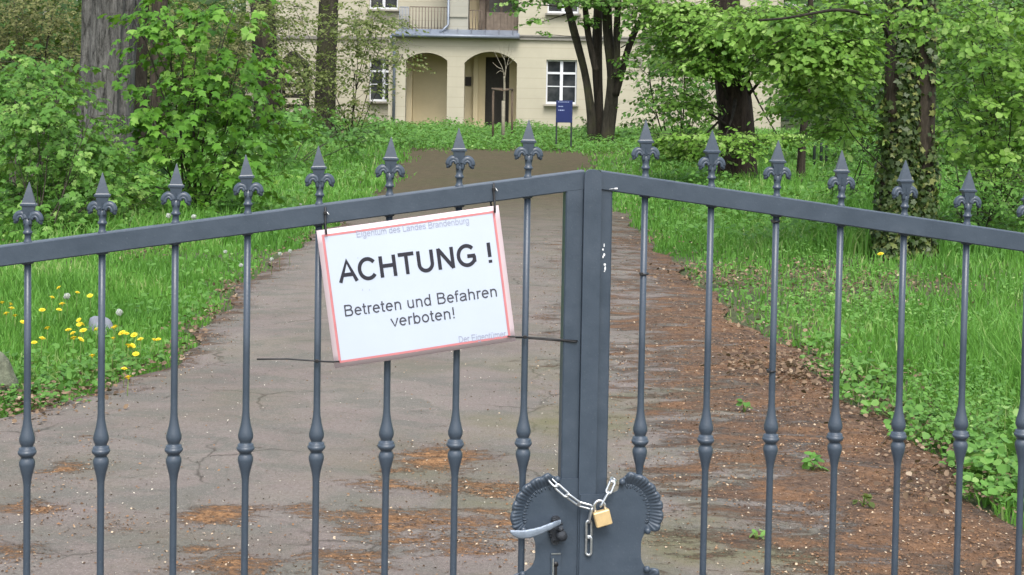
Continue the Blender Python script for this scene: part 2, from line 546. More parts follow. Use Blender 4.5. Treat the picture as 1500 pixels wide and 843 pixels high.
# ------------------------------------------------------------------ foliage
LEAF = {
    'oval': (np.array([(0, 0, 0), (.22, .30, .05), (.62, .33, .02), (1, 0, -.10), (.62, -.33, .02), (.22, -.30, .05), (.5, 0, -.05)]),
             np.array([(0, 6, 1), (1, 6, 2), (2, 6, 3), (3, 6, 4), (4, 6, 5), (5, 6, 0)])),
    'round': (np.array([(0, 0, 0), (.15, .42, .05), (.62, .46, .0), (1, 0, -.14), (.62, -.46, .0), (.15, -.42, .05)]),
              np.array([(0, 3, 2), (0, 2, 1), (0, 5, 4), (0, 4, 3)])),
    'maple': (np.array([(.28, 0, .0), (0, 0, 0), (.02, .34, -.05), (.26, .30, .04), (.50, .56, -.10), (.60, .26, .02), (1.0, 0, -.14),
                        (.60, -.26, .02), (.50, -.56, -.10), (.26, -.30, .04), (.02, -.34, -.05)]),
              np.array([(0, 1, 2), (0, 2, 3), (0, 3, 4), (0, 4, 5), (0, 5, 6), (0, 6, 7), (0, 7, 8), (0, 8, 9), (0, 9, 10), (0, 10, 1)])),
    'quad': (np.array([(0, 0, 0), (.45, .36, .06), (1, 0, -.10), (.45, -.36, .06)]), np.array([(0, 2, 1), (0, 3, 2)])),
}


def unit(a):
    return a / (np.linalg.norm(a, axis=-1, keepdims=True) + 1e-9)


def leaf_arrays(P, Dr, Nr, S, tint, kind):
    tv, tf = LEAF[kind]
    Dr = unit(Dr)
    Nr = unit(Nr - Dr * np.sum(Nr * Dr, 1, keepdims=True))
    Q = np.cross(Nr, Dr)
    V = P[:, None] + S[:, None, None] * (tv[None, :, :1] * Dr[:, None] + tv[None, :, 1:2] * Q[:, None] + tv[None, :, 2:] * Nr[:, None])
    k = len(tv)
    Fc = tf[None] + (np.arange(len(P)) * k)[:, None, None]
    return V.reshape(-1, 3), Fc.reshape(-1, 3), np.repeat(tint, k)


def leaf_mesh(name, P, Dr, Nr, S, tint, kind, mat):
    V, Fc, t = leaf_arrays(P, Dr, Nr, S, tint, kind)
    return np_mesh(name, V, [Fc], mat, t)


def twig_sprays(n, blobs, per, length, leaf, layer=0.0, droop=0.45, base=None, bright=0.0):
    """n twigs spread through ellipsoids (centre, radii); returns leaf arrays and twig ends."""
    wts = np.array([b[1][0] * b[1][2] for b in blobs]); wts = wts / wts.sum()
    idx = RNG.choice(len(blobs), n, p=wts)
    C = np.array([b[0] for b in blobs])[idx]
    Rr = np.array([b[1] for b in blobs])[idx]
    d = unit(RNG.normal(size=(n, 3)))
    d *= (RNG.random((n, 1)) ** 0.42)
    P = C + d * Rr
    if layer:
        P[:, 2] = np.round((P[:, 2] + 0.1 * np.sin(P[:, 0] * 1.7 + P[:, 1])) / layer) * layer + RNG.normal(0, layer * 0.16, n)
    P[:, 2] = np.maximum(P[:, 2], 0.06)
    az = RNG.uniform(0, 2 * math.pi, n)
    out = np.stack([d[:, 0], d[:, 1], d[:, 2] * 0], 1) * 1.2 + np.stack([np.cos(az), np.sin(az), 0 * az], 1) * 0.7
    out[:, 1] -= 0.25
    out[:, 2] = RNG.normal(0.02, 0.14, n)
    out = unit(out)
    L = length * RNG.uniform(0.6, 1.3, n)
    side = np.cross(out, [0, 0, 1.0]); side = unit(side)
    t = np.linspace(0.1, 1, per)[None, :] + RNG.normal(0, 0.06, (n, per))
    sg = np.where(np.arange(per) % 2 == 0, 1, -1)[None, :]
    pos = P[:, None] + out[:, None] * (L[:, None] * t)[..., None] + np.array([0, 0, -1.0]) * (0.22 * L[:, None] * t ** 2)[..., None]
    pos = pos + RNG.normal(0, leaf * 0.25, pos.shape)
    ld = out[:, None] * 0.55 + side[:, None] * (sg * 0.75)[..., None] + np.array([0, 0, -1.0]) * droop + RNG.normal(0, 0.28, pos.shape)
    ln = np.array([0, -0.12, 0.85]) + out[:, None] * 0.35 + RNG.normal(0, 0.33, pos.shape)
    sz = leaf * RNG.uniform(0.45, 1.3, (n, per))
    tt = np.clip(RNG.normal(0.42 + bright, 0.21, (n, 1)) + RNG.normal(0, 0.13, (n, per)), 0, 1)
    return pos.reshape(-1, 3), ld.reshape(-1, 3), ln.reshape(-1, 3), sz.ravel(), tt.ravel(), P, P + out * L[:, None]


def twig_mesh(mb_pts, mb_end, r, name, mat):
    """thin three-sided twigs"""
    A, B = mb_pts, mb_end
    d = unit(B - A)
    s = unit(np.cross(d, [0.3, 0.2, 1.0]))
    u = np.cross(d, s)
    B = B - np.array([0, 0, 0.1]) * np.linalg.norm(B - A, axis=1, keepdims=True)
    V = []
    for base, rr in ((A, r), (B, r * 0.4)):
        for k in range(3):
            a = 2.094 * k
            V.append(base + (s * math.cos(a) + u * math.sin(a)) * rr)
    V = np.stack(V, 1).reshape(-1, 3)
    o = (np.arange(len(A)) * 6)[:, None, None]
    q = np.array([(0, 1, 4, 3), (1, 2, 5, 4), (2, 0, 3, 5)])[None]
    return np_mesh(name, V, [(q + o).reshape(-1, 4)], mat)


def pxblobs(Y, lst, depth=None):
    """ellipsoids surveyed in the photograph: px, py, half width, half height in pixels at distance Y"""
    k = Y / FPX
    res = []
    for b in lst:
        px, py, rx, ry = b[:4]
        yy = Y + (b[4] if len(b) > 4 else 0)
        c = at(px, py, yy)
        res.append((c, np.array([rx * k, (depth or (rx + ry) * 0.5 * k), ry * k])))
    return res


def curve_pts(a, b, n=7, bend=0.12, sag=0.0):
    a, b = np.array(a, float), np.array(b, float)
    L = np.linalg.norm(b - a)
    off = np.array([random.uniform(-1, 1), random.uniform(-1, 1), random.uniform(-.3, .5)]) * bend * L
    t = np.linspace(0, 1, n)[:, None]
    return a + (b - a) * t + off * (4 * t * (1 - t)) + np.array([0, 0, 1.0]) * sag * L * (t * (1 - t))


LEAF_CACHE = {}


def single_leaves(root, P, Dr, Nr, S, T, kind, mat):
    """leaves that can be told apart: one object each, sharing a few meshes"""
    Dr = unit(Dr); Nr = unit(Nr - Dr * np.sum(Nr * Dr, 1, keepdims=True)); Q = np.cross(Nr, Dr)
    for i in range(len(P)):
        key = (kind, mat.name, int(np.clip(T[i], 0, .999) * 8))
        if key not in LEAF_CACHE:
            tv, tf = LEAF[kind]
            LEAF_CACHE[key] = np_mesh('leaf', tv.astype(float), [tf], mat, np.full(len(tv), (key[2] + .5) / 8))
        o = bpy.data.objects.new('leaf', LEAF_CACHE[key])
        COL.objects.link(o)
        o.parent = root
        k = float(S[i])
        o.matrix_local = Matrix(((Dr[i, 0] * k, Q[i, 0] * k, Nr[i, 0] * k, P[i, 0]), (Dr[i, 1] * k, Q[i, 1] * k, Nr[i, 1] * k, P[i, 1]),
                                 (Dr[i, 2] * k, Q[i, 2] * k, Nr[i, 2] * k, P[i, 2]), (0, 0, 0, 1)))


def shrub(name, label, cat, base, blobs, leaf, kind, mat, cover=2.2, per=9, length=0.5, layer=0.0, stem_r=0.02, group=None,
          bright=0.0, droop=0.45, stemmat='twig', singles=0):
    base = np.array(base, float)
    root = thing(name, label, cat, base, 0, group)
    area = sum(math.pi * b[1][0] * b[1][2] for b in blobs)
    n = int(cover * area / (leaf * leaf * 0.45 * per)) + 1
    pos, ld, ln, sz, tt, A, B = twig_sprays(n, blobs, per, length, leaf, layer, droop, bright=bright)
    # the nearest, largest leaves become objects of their own
    if singles:
        order = np.argsort(pos[:, 1] - sz * 6)
        near_, rest = order[:singles], order[singles:]
        single_leaves(root, pos[near_] - base, ld[near_], ln[near_], sz[near_], tt[near_], kind, M[mat])
        pos, ld, ln, sz, tt = pos[rest], ld[rest], ln[rest], sz[rest], tt[rest]
    child('foliage', leaf_mesh('foliage', pos - base, ld, ln, sz, tt, kind, M[mat]), root)
    for c, r in blobs:
        mb = MB()
        foot = base + np.array([random.uniform(-.12, .12), random.uniform(-.12, .12), 0])
        top = np.array(c) + np.array([0, 0, r[2] * 0.5])
        pts = curve_pts(foot, top, 8, 0.06)
        mb.tube(pts - base, np.linspace(stem_r, stem_r * 0.35, 8), 6)
        for k in range(4):
            q = pts[random.randint(3, 7)]
            e = np.array(c) + np.array(r) * np.array([random.uniform(-.8, .8), random.uniform(-.8, .8), random.uniform(-.6, .8)])
            mb.tube(curve_pts(q, e, 6, 0.08) - base, np.linspace(stem_r * 0.5, stem_r * 0.15, 6), 5)
        mb.obj('stem', M[stemmat], root)
    child('twig', twig_mesh(A - base, B - base, max(0.003, leaf * 0.035), 'twig', M['twig']), root)
    return root


def trunk_tube(mb, pts, rads, base, sides=20, ridge=0.05, seed=0, n=26):
    """a trunk through the given points, smoothed, with bark ridges"""
    P = np.array(pts, float); R_ = np.array(rads, float)
    t0 = np.linspace(0, 1, len(P)); t = np.linspace(0, 1, n)
    if len(P) > 2:
        Q = np.stack([np.interp(t, t0, P[:, k]) for k in range(3)], 1)
        for _ in range(2):
            Q[1:-1] = Q[1:-1] * 0.5 + (Q[:-2] + Q[2:]) * 0.25
    else:
        Q = P[0] + (P[1] - P[0]) * t[:, None]
    rr = np.interp(t, t0, R_)
    rg = random.Random(seed)
    ph = [rg.uniform(0, 6.28) for _ in range(8)]
    fq = [rg.randint(5, 16) for _ in range(8)]

    def mod(i, a):
        z = i / n * 9
        s = sum(math.sin(fq[k] * a + ph[k] + 0.5 * math.sin(z * (0.5 + 0.2 * k) + ph[k])) for k in range(8))
        s2 = math.sin(2 * a + ph[0] + z * 0.2) + math.sin(3 * a + ph[1])
        return 1 + ridge * s / 3 + 0.03 * s2
    mb.tube(Q - np.array(base), rr, sides, mod=mod)
    return Q


def high_crown(root, base, centre, rad, n=260, leaf=0.16, mat='linden'):
    """the crown above the picture, so that the place is whole"""
    pos, ld, ln, sz, tt, A, B = twig_sprays(n, [(np.array(centre), np.array(rad))], 8, 0.9, leaf, 0.0)
    child('crown', leaf_mesh('crown', pos - np.array(base), ld, ln, sz, tt, 'quad', M[mat]), root)


# ================================================================== THE SETTING: ground and path
LE = np.array([(-6.2, 0.5), (-5.6, 3.5), (-4.3, 5.2), (-3.1, 6.3)] + [tuple(ground(*p)[:2]) for p in [(0, 612), (70, 600), (150, 575), (225, 545), (290, 500), (320, 455), (360, 410), (420, 370),
               (490, 330), (540, 290), (580, 250), (589, 221)]] + [(-2.7, 38.5)])[:, ::-1]
RE = np.array([(2.6, 0.5), (2.2, 3.0)] + [tuple(ground(*p)[:2]) for p in [(1500, 775), (1450, 735), (1330, 645), (1250, 582), (1200, 550), (1150, 510), (1080, 470), (1000, 395), (945, 345), (920, 320),
               (895, 290), (875, 262), (868, 240)]] + [(2.1, 34.5), (2.8, 36.3), (3.0, 38.5)])[:, ::-1]


def xl(Y):
    Y = np.asarray(Y, float)
    return np.interp(Y, LE[:, 0], LE[:, 1]) + 0.05 * np.sin(Y * 3.1) + 0.035 * np.sin(Y * 8.3 + 1)


def xr(Y):
    Y = np.asarray(Y, float)
    return np.interp(Y, RE[:, 0], RE[:, 1]) + 0.05 * np.sin(Y * 2.7 + 2) + 0.04 * np.sin(Y * 7.1)


PATH_END = 37.2


def on_path(X, Y, m=0.0):
    end = 35.9 + .8 * np.sin(X * 1.9 + .6) + .45 * np.sin(X * 5.3) + .3 * np.sin(X * 11.7 + Y)
    rel = np.abs(2 * (X - xl(Y)) / (xr(Y) - xl(Y)) - 1)
    end = end + .8 * np.sin(X * 77.1 + Y * 41.3) * np.sin(X * 29.3 - Y * 63.7) - 2.2 * np.clip((rel - .55) / .45, 0, 1) ** 2
    w = np.clip((Y - 15) / 10, 0, 1) * (.06 + .14 * np.sin(Y * .9 + 2 * np.sign(X)) + .20 * np.sin(X * 91.7 + Y * 57.3) * np.sin(X * 33.1 - Y * 71.9))
    return (X > xl(Y) - m + w) & (X < xr(Y) + m - w) & (Y < end + m)


# ground sheet to the horizon
gx = np.concatenate([[-900, -300, -120], np.linspace(-50, 50, 121), [120, 300, 900]])
gy = np.concatenate([[-400, -100, -20], np.linspace(-4, 80, 169), [150, 400, 1500]])
GX, GY = np.meshgrid(gx, gy)
GZ = 0.03 * np.sin(GX * 1.3 + 0.7 * GY) * np.sin(GY * 0.9) - 0.02
near = on_path(GX, GY, 1.0) | (GY < 1)
GZ = np.where(near, -0.03, GZ)
i = np.arange(len(gx) * len(gy)).reshape(len(gy), len(gx))
q = np.stack([i[:-1, :-1], i[:-1, 1:], i[1:, 1:], i[1:, :-1]], -1).reshape(-1, 4)
tag(link(bpy.data.objects.new('ground', np_mesh('ground', np.stack([GX, GY, GZ], -1).reshape(-1, 3), [q], mat_ground(), None, True))), kind='structure')

# path sheet, with what has collected on it
py_ = np.concatenate([np.linspace(0.5, 9, 171), np.linspace(9.1, PATH_END, 150)])
nu = 61
PU = np.linspace(0, 1, nu)
PX = xl(py_)[:, None] * (1 - PU) + xr(py_)[:, None] * PU
PY = np.repeat(py_[:, None], nu, 1)
PZ = 0.012 + 0.012 * np.sin(PX * 1.1 + PY * 0.6) - 0.02 * (np.abs(PU - 0.5) * 2)[None] ** 6
eR = xr(py_)[:, None] - PX
eL = PX - xl(py_)[:, None]


def ss(a, b, x):
    t = np.clip((x - a) / (b - a), 0, 1)
    return t * t * (3 - 2 * t)


# drift along the right-hand side, thin drift at the left edge
litter = 0.66 * (1 - ss(0.7, 2.2, eR)) * (1 - 0.30 * ss(8, 13, PY)) * (1 - ss(14, 22, PY)) + 0.25 * (1 - ss(0.0, 0.8, eR)) + 0.55 * (1 - ss(0.0, 0.40, eL))
litter = np.maximum(litter, 0.10)
rust = np.zeros_like(PX)
for (px, py, rx, ry, a) in [(92, 697, 40, 16, .62), (38, 757, 55, 14, .56), (150, 775, 40, 12, .50), (315, 768, 48, 14, .60), (10, 820, 40, 16, .66),
                            (640, 676, 62, 16, .68), (585, 716, 70, 8, .58), (715, 720, 75, 10, .66), (480, 760, 50, 12, .6), (640, 776, 120, 20, .70),
                            (560, 797, 80, 10, .62), (480, 832, 70, 16, .66), (300, 830, 70, 20, .58), (700, 815, 50, 14, .50), (140, 650, 45, 6, .42), (720, 790, 60, 14, .62)]:
    g = ground(px, py)
    gx_ = ground(px + rx, py); gy_ = ground(px, py - ry)
    d2 = ((PX - g[0]) / (abs(gx_[0] - g[0]))) ** 2 + ((PY - g[1]) / (abs(gy_[1] - g[1]))) ** 2
    v = np.exp(-d2 * 0.30) * (a + .0)
    litter = np.maximum(litter, v)
    rust = np.maximum(rust, np.exp(-d2 * 0.25))
rust *= (PX < 0.35)
soil = ss(13, 23, PY) * 0.92
moss = 0.25 + 0.75 * (1 - ss(0.1, 1.4, np.abs(PX - 0.55))) * (1 - ss(7, 10, PY))
i = np.arange(PX.size).reshape(PX.shape)
q = np.stack([i[:-1, :-1], i[:-1, 1:], i[1:, 1:], i[1:, :-1]], -1).reshape(-1, 4)
pm = np_mesh('path', np.stack([PX, PY, PZ], -1).reshape(-1, 3), [q], mat_path(), None, True)
for nme, arr in (('litter', litter), ('rust', rust), ('soil', soil), ('moss', moss)):
    a = pm.attributes.new(nme, 'FLOAT', 'POINT')
    a.data.foreach_set('value', arr.astype(np.float32).ravel())
tag(link(bpy.data.objects.new('path', pm)), kind='structure')

def pn0(X, Y):
    return np.clip(0.5 + 0.5 * np.sin(X * 3.1 + 1.7 * np.sin(Y * 1.3)) * np.sin(Y * 2.2 + 1.1 * np.sin(X * 2.4)), 0, 1)


# loose crumbs of litter on the path: real flakes
n = 150000
Yc = 3.6 / (1 - RNG.random(n) * (1 - 3.6 / 17))
Xc = xl(Yc) + RNG.random(n) * (xr(Yc) - xl(Yc))
iy = np.clip(np.searchsorted(py_, Yc), 0, len(py_) - 1)
iu = np.clip(((Xc - xl(Yc)) / (xr(Yc) - xl(Yc)) * (nu - 1)).astype(int), 0, nu - 1)
pr = np.clip((litter[iy, iu] - 0.12) * 1.4, 0.025, 1)
clump = 0.5 + 0.5 * np.sin(Xc * 5.1 + 2 * np.sin(Yc * 2.3)) * np.sin(Yc * 4.7 + Xc)
keep = RNG.random(n) < pr * (0.25 + 0.75 * clump)
Xc, Yc, iy, iu = Xc[keep], Yc[keep], iy[keep], iu[keep]
m = len(Xc)
P = np.stack([Xc, Yc, PZ[iy, iu] + 0.004], 1)
Dr = RNG.normal(size=(m, 3)); Dr[:, 2] *= 0.25
Nr = RNG.normal(0, 0.45, (m, 3)); Nr[:, 2] = 1
tag(link(bpy.data.objects.new('path_litter', leaf_mesh('path_litter', P, Dr, Nr, RNG.uniform(0.004, 0.015, m), np.clip(RNG.normal(0.48, 0.30, m), 0, 1), 'quad', M['crumb']))), kind='stuff')

n = 9000
Yc = 3.6 / (1 - RNG.random(n) * (1 - 3.6 / 14))
Xc = xl(Yc) + RNG.random(n) * (xr(Yc) - xl(Yc))
k = RNG.random(n) < 0.15 + 0.85 * pn0(Xc, Yc)
Xc, Yc = Xc[k], Yc[k]; m = len(Xc)
iy = np.clip(np.searchsorted(py_, Yc), 0, len(py_) - 1)
iu = np.clip(((Xc - xl(Yc)) / (xr(Yc) - xl(Yc)) * (nu - 1)).astype(int), 0, nu - 1)
Dr = RNG.normal(size=(m, 3)); Dr[:, 2] *= 0.3
Nr = RNG.normal(0, 0.45, (m, 3)); Nr[:, 2] = 1
tag(link(bpy.data.objects.new('grit', leaf_mesh('grit', np.stack([Xc, Yc, PZ[iy, iu] + .004], 1), Dr, Nr, RNG.uniform(0.004, 0.011, m), np.where(RNG.random(m) < .55, RNG.uniform(.85, 1, m), RNG.uniform(0, .3, m)), 'quad', M['grit']))), kind='stuff')

# dry leaves blown along both edges and under the shrubs on the left
parts = []
n = 2600
Ye = 4.5 / (1 - RNG.random(n) * (1 - 4.5 / 24))
off = np.abs(RNG.normal(0, 0.20, n)) * np.where(RNG.random(n) < 0.6, 1, -1)
pa = np.sin(Ye * 2.1) + np.sin(Ye * 5.3 + 1) > -0.5
Xe = xr(Ye) + off
parts.append(np.stack([Xe, Ye], 1)[pa])
n = 700
Ye = 6.9 / (1 - RNG.random(n) * (1 - 6.9 / 20))
parts.append(np.stack([xl(Ye) - np.abs(RNG.normal(0, 0.10, n)) + 0.04, Ye], 1))
n = 2600
parts.append(np.stack([RNG.uniform(-9, -3.0, n), RNG.normal(13.7, 0.42, n)], 1))
for (px, py, rr, k) in [(1200, 555, .20, 300), (1165, 535, .2, 260), (1235, 425, .40, 800), (1065, 410, .25, 400), (1330, 560, .22, 200), (1320, 415, .35, 420), (1180, 400, .3, 300), (30, 592, .22, 420), (1130, 545, .16, 200), (1370, 655, .12, 80), (1250, 600, .14, 90), (1415, 745, .15, 60)]:
    g = ground(px, py)
    parts.append(RNG.normal(0, 1, (k, 2)) * np.array([rr, rr * 1.6]) + g[:2])
XY = np.concatenate(parts); m = len(XY)
P = np.column_stack([XY, RNG.uniform(0.015, 0.05, m)])
Dr = RNG.normal(size=(m, 3)); Dr[:, 2] *= 0.35
Nr = RNG.normal(0, 0.5, (m, 3)); Nr[:, 2] = 1
tag(link(bpy.data.objects.new('leaf_litter', leaf_mesh('leaf_litter', P, Dr, Nr, RNG.uniform(0.014, 0.038, m), np.clip(RNG.normal(0.45, 0.25, m), 0, 1), 'oval', M['dryleaf']))), kind='stuff')

# grass
def grass_field(name, X, Y, H, Wd, lean=0.35, mat='grass', tb=0.0):
    m = len(X)
    base = np.column_stack([X, Y, np.full(m, -0.03)])
    az = RNG.uniform(0, 6.283, m)
    ln = np.column_stack([np.cos(az), np.sin(az), np.zeros(m)])
    fa = RNG.uniform(-0.9, 0.9, m)
    sd = np.column_stack([np.cos(fa), np.sin(fa), np.zeros(m)])
    H = H * RNG.uniform(0.55, 1.2, m)
    k = lean * RNG.uniform(0.2, 1.4, m)
    p1 = base + np.column_stack([0 * H, 0 * H, H * 0.55]) + ln * (k * H * 0.25)[:, None]
    p2 = base + np.column_stack([0 * H, 0 * H, H * (1 - 0.25 * k)]) + ln * (k * H * 0.85)[:, None]
    w = (Wd * RNG.uniform(0.7, 1.3, m))[:, None]
    V = np.stack([base - sd * w * .5, base + sd * w * .5, p1 - sd * w * .42, p1 + sd * w * .42, p2], 1).reshape(-1, 3)
    o = (np.arange(m) * 5)[:, None]
    quad = np.array([[0, 1, 3, 2]]) + o
    tri = np.array([[2, 3, 4]]) + o
    t = np.clip(0.46 + tb + 0.20 * np.sin(X * 1.9 + Y) * np.sin(Y * 1.3 + 1) + 0.16 * np.sin(X * 4.7 + 1.3 * Y) * np.sin(Y * 2.9) + RNG.normal(0, 0.2, m), 0, 1)
    me = np_mesh(name, V, [quad, tri], M[mat], np.repeat(t, 5))
    return tag(link(bpy.data.objects.new(name, me)), kind='stuff')


def scatter(n, y0, y1, x0, x1, spread=None):
    """more blades near by, fewer far off"""
    Y = y0 / (1 - RNG.random(n) * (1 - y0 / y1))
    X = RNG.uniform(x0, x1, n) * (Y if spread else 1)
    return X, Y


def pn(X, Y, a=1.0, s=0.0):
    return 0.5 + 0.25 * (np.sin(X * 2.3 * a + 1.3 * np.sin(Y * 1.1 * a + s)) + np.sin(Y * 1.7 * a + 1.9 * np.sin(X * 1.4 * a + 2 + s)))


# right verge: long lush blades
X, Y = scatter(125000, 4.2, 26, 0.06, 0.47, True)
e = X - xr(Y)
k = (e > 0.02) & (RNG.random(len(X)) < np.clip(0.22 + e * 1.0, 0, 1) * (0.30 + 0.70 * pn(X, Y, 1.4)))
X, Y, e = X[k], Y[k], e[k]
wear = np.ones(len(X))
for (px, py, r) in [(1232, 428, .55), (1065, 415, .35), (1330, 415, .45), (1180, 400, .4), (1340, 560, .22)]:
    g = ground(px, py)
    wear *= 1 - .82 * np.exp(-(((X - g[0]) / r) ** 2 + ((Y - g[1]) / (r * 1.7)) ** 2))
k = RNG.random(len(X)) < wear
X, Y, e = X[k], Y[k], e[k]
h = 0.07 + 0.20 * np.clip(e / 1.3, 0, 1) * (1.15 - 0.75 * ss(8.5, 10.5, Y)) * (0.6 + 0.6 * pn(X, Y, 0.9, 2))
h = h + 0.13 * ss(2.4, 3.0, X) * (Y < 9.5)
grass_field('grass', X, Y, h, 0.0042 + 0.0005 * Y, 0.5)
# left plot: short bright turf
X, Y = scatter(84000, 6.6, 14.6, -0.50, 0.0, True)
e = xl(Y) - X
k = (e > 0.02) & (RNG.random(len(X)) < np.clip(0.25 + e * 2.2, 0, 1) * np.clip(np.abs(Y - 13.7) * 1.5 + .12 + .3 * pn(X, Y, 1.5), 0, 1))
X, Y, e = X[k], Y[k], e[k]
h = 0.045 + 0.085 * np.clip(e / 0.8, 0, 1) * (0.6 + 0.7 * pn(X, Y, 1.3))
grass_field('grass', X, Y, h, 0.004 + 0.0006 * Y, 0.4)
# grass creeping in over the far end
X, Y = scatter(6000, 20, 38.5, -0.12, 0.12, True)
k = ~on_path(X, Y, -0.1) & (X > xl(Y) - .3) & (X < xr(Y) + .3)
grass_field('grass', X[k], Y[k], 0.07 + 0.10 * pn(X[k], Y[k], 1.5), 0.003 + 0.0007 * Y[k], 0.5, tb=-.05)
# rough grass beyond, both sides, and across the end of the path
X, Y = scatter(90000, 14.4, 54, -0.46, 0.46, True)
k = (~on_path(X, Y, 0.02))
X, Y = X[k], Y[k]
e = np.maximum(xl(Y) - X, X - xr(Y))
h = np.where(X < 0, 0.12 + 0.20 * np.clip(e / 2, 0, 1), 0.10 + 0.20 * np.clip(e / 2, 0, 1)) * (0.6 + 0.7 * pn(X, Y, 0.8, 1))
h = h + 0.10 * ss(36, 38, Y)
grass_field('grass', X, Y, h, 0.003 + 0.0007 * Y, 0.5)


# low broad-leaved ground cover
def herb_cover(name, X, Y, H, S, kind='oval', mat='herb', tb=0.0):
    m = len(X)
    P = np.column_stack([X, Y, H * RNG.uniform(0.15, 1.0, m)])
    az = RNG.uniform(0, 6.283, m)
    Dr = np.column_stack([np.cos(az), np.sin(az), RNG.normal(-0.05, 0.35, m)])
    Nr = RNG.normal(0, 0.4, (m, 3)); Nr[:, 2] = 0.9; Nr[:, 1] -= 0.25
    t = np.clip(RNG.normal(0.45 + tb, 0.16, m) + 0.14 * np.sin(X * 2.2) * np.sin(Y * 1.7), 0, 1)
    return tag(link(bpy.data.objects.new(name, leaf_mesh(name, P, Dr, Nr, S * RNG.uniform(0.6, 1.3, m), t, kind, M[mat]))), kind='stuff')


# herbs in front of the house
n = 52000
Y = RNG.uniform(35.8, 53.5, n); X = RNG.uniform(-0.24, 0.25, n) * Y
k = ~on_path(X, Y, 0.0) & (RNG.random(n) < 0.30 + 0.8 * pn(X, Y, 0.8))
X, Y = X[k], Y[k]
hh = (0.12 + 0.36 * pn(X, Y, 1.1, 1)) * np.where(X > 1.2, 0.75, 1.0)
herb_cover('ground_cover', X, Y, hh, 0.10, 'quad', 'herb', 0.0)
# herbs at mid distance
n = 56000
X, Y = scatter(n, 14.6, 37, -0.42, 0.45, True)
e = np.maximum(xl(Y) - X, X - xr(Y))
k = (e > 0.15) & (RNG.random(n) < np.clip(e * 0.5, 0, 1) * (0.1 + 0.9 * pn(X, Y, 1.1, 4)))
X, Y = X[k], Y[k]
herb_cover('ground_cover', X, Y, 0.08 + 0.30 * pn(X, Y, 1.0, 2), 0.045 + 0.0018 * Y, 'quad', 'herb', -0.05)
# patches of broad-leaved plants in the right-hand verge
n = 60000
X, Y = scatter(n, 5.5, 24, 0.05, 0.47, True)
e = X - xr(Y)
k = (e > 0.12) & (RNG.random(n) < ss(.45, .8, pn(X, Y, 1.25, 5)) * .8)
X, Y = X[k], Y[k]
herb_cover('ground_cover', X, Y, 0.08 + 0.13 * pn(X, Y, 1.4, 2), 0.017 + 0.0012 * Y, 'quad', 'herb', 0.08)
# creeping weeds in the near verges
n = 30000
X, Y = scatter(n, 4.4, 15, -0.5, 0.47, True)
e = np.maximum(xl(Y) - X, X - xr(Y))
k = (e > 0.0) & (np.abs(Y - 13.7) > 0.3) & (RNG.random(n) < np.clip(1.15 - np.abs(e - 0.2) * 1.2, 0.10, 1) * (0.15 + 0.85 * pn(X, Y, 2.0, 3)))
X, Y = X[k], Y[k]
herb_cover('ground_cover', X, Y, 0.04 + 0.10 * pn(X, Y, 1.6, 2), 0.028 + 0.0012 * Y, 'oval', 'herb', 0.0)

# ================================================================== THE HOUSE
FY = 55.0


def fx(px, py=120, Y=FY):
    return float(at(px, py, Y)[0])


def fz(px, py, Y=FY):
    return float(at(px, py, Y)[2])


house = thing('house', 'cream plastered two storey house with arched porch and white windows behind the trees', 'house', (2.5, FY, 0))
HB = np.array([2.5, FY, 0.0])


def hpart(name, mb, mat, parent=None):
    mb.v = [(x - HB[0], y - HB[1], z - HB[2]) for x, y, z in mb.v]
    return mb.obj(name, M[mat], parent or house)


def wall_open(mb, x0, x1, z0, z1, Y, opens, depth):
    """front skin with openings and their reveals; an opening is (x0, x1, z0, z1, arch rise)"""
    xs = sorted({x0, x1, *[o[0] for o in opens], *[o[1] for o in opens]})
    zs = sorted({z0, z1, *[o[2] for o in opens], *[o[3] for o in opens]})
    for a, b in zip(xs, xs[1:]):
        for c, d in zip(zs, zs[1:]):
            mx, mz = (a + b) / 2, (c + d) / 2
            if any(o[0] < mx < o[1] and o[2] < mz < o[3] for o in opens):
                continue
            mb.add([(a, Y, c), (b, Y, c), (b, Y, d), (a, Y, d)], [(0, 1, 2, 3)])
    for o in opens:
        a, b, c, d, rise = o
        D_ = Y + depth
        sp_ = d - rise
        mb.add([(a, Y, c), (a, D_, c), (a, D_, sp_), (a, Y, sp_)], [(0, 1, 2, 3)])
        mb.add([(b, Y, c), (b, D_, c), (b, D_, sp_), (b, Y, sp_)], [(3, 2, 1, 0)])
        if c > z0:
            mb.add([(a, Y, c), (b, Y, c), (b, D_, c), (a, D_, c)], [(0, 1, 2, 3)])
        if rise <= 0:
            mb.add([(a, Y, d), (b, Y, d), (b, D_, d), (a, D_, d)], [(3, 2, 1, 0)])
        else:
            N_ = 18
            w = (b - a) / 2
            Rr = (w * w + rise * rise) / (2 * rise)
            cx, cz = (a + b) / 2, d - Rr
            pts = []
            for kk in range(N_ + 1):
                x = a + (b - a) * kk / N_
                pts.append((x, cz + math.sqrt(max(Rr * Rr - (x - cx) ** 2, 0))))
            for (xa, za), (xb, zb) in zip(pts, pts[1:]):
                mb.add([(xa, Y, za), (xb, Y, zb), (xb, Y, d), (xa, Y, d)], [(0, 1, 2, 3)])
                mb.add([(xa, Y, za), (xb, Y, zb), (xb, D_, zb), (xa, D_, za)], [(3, 2, 1, 0)])


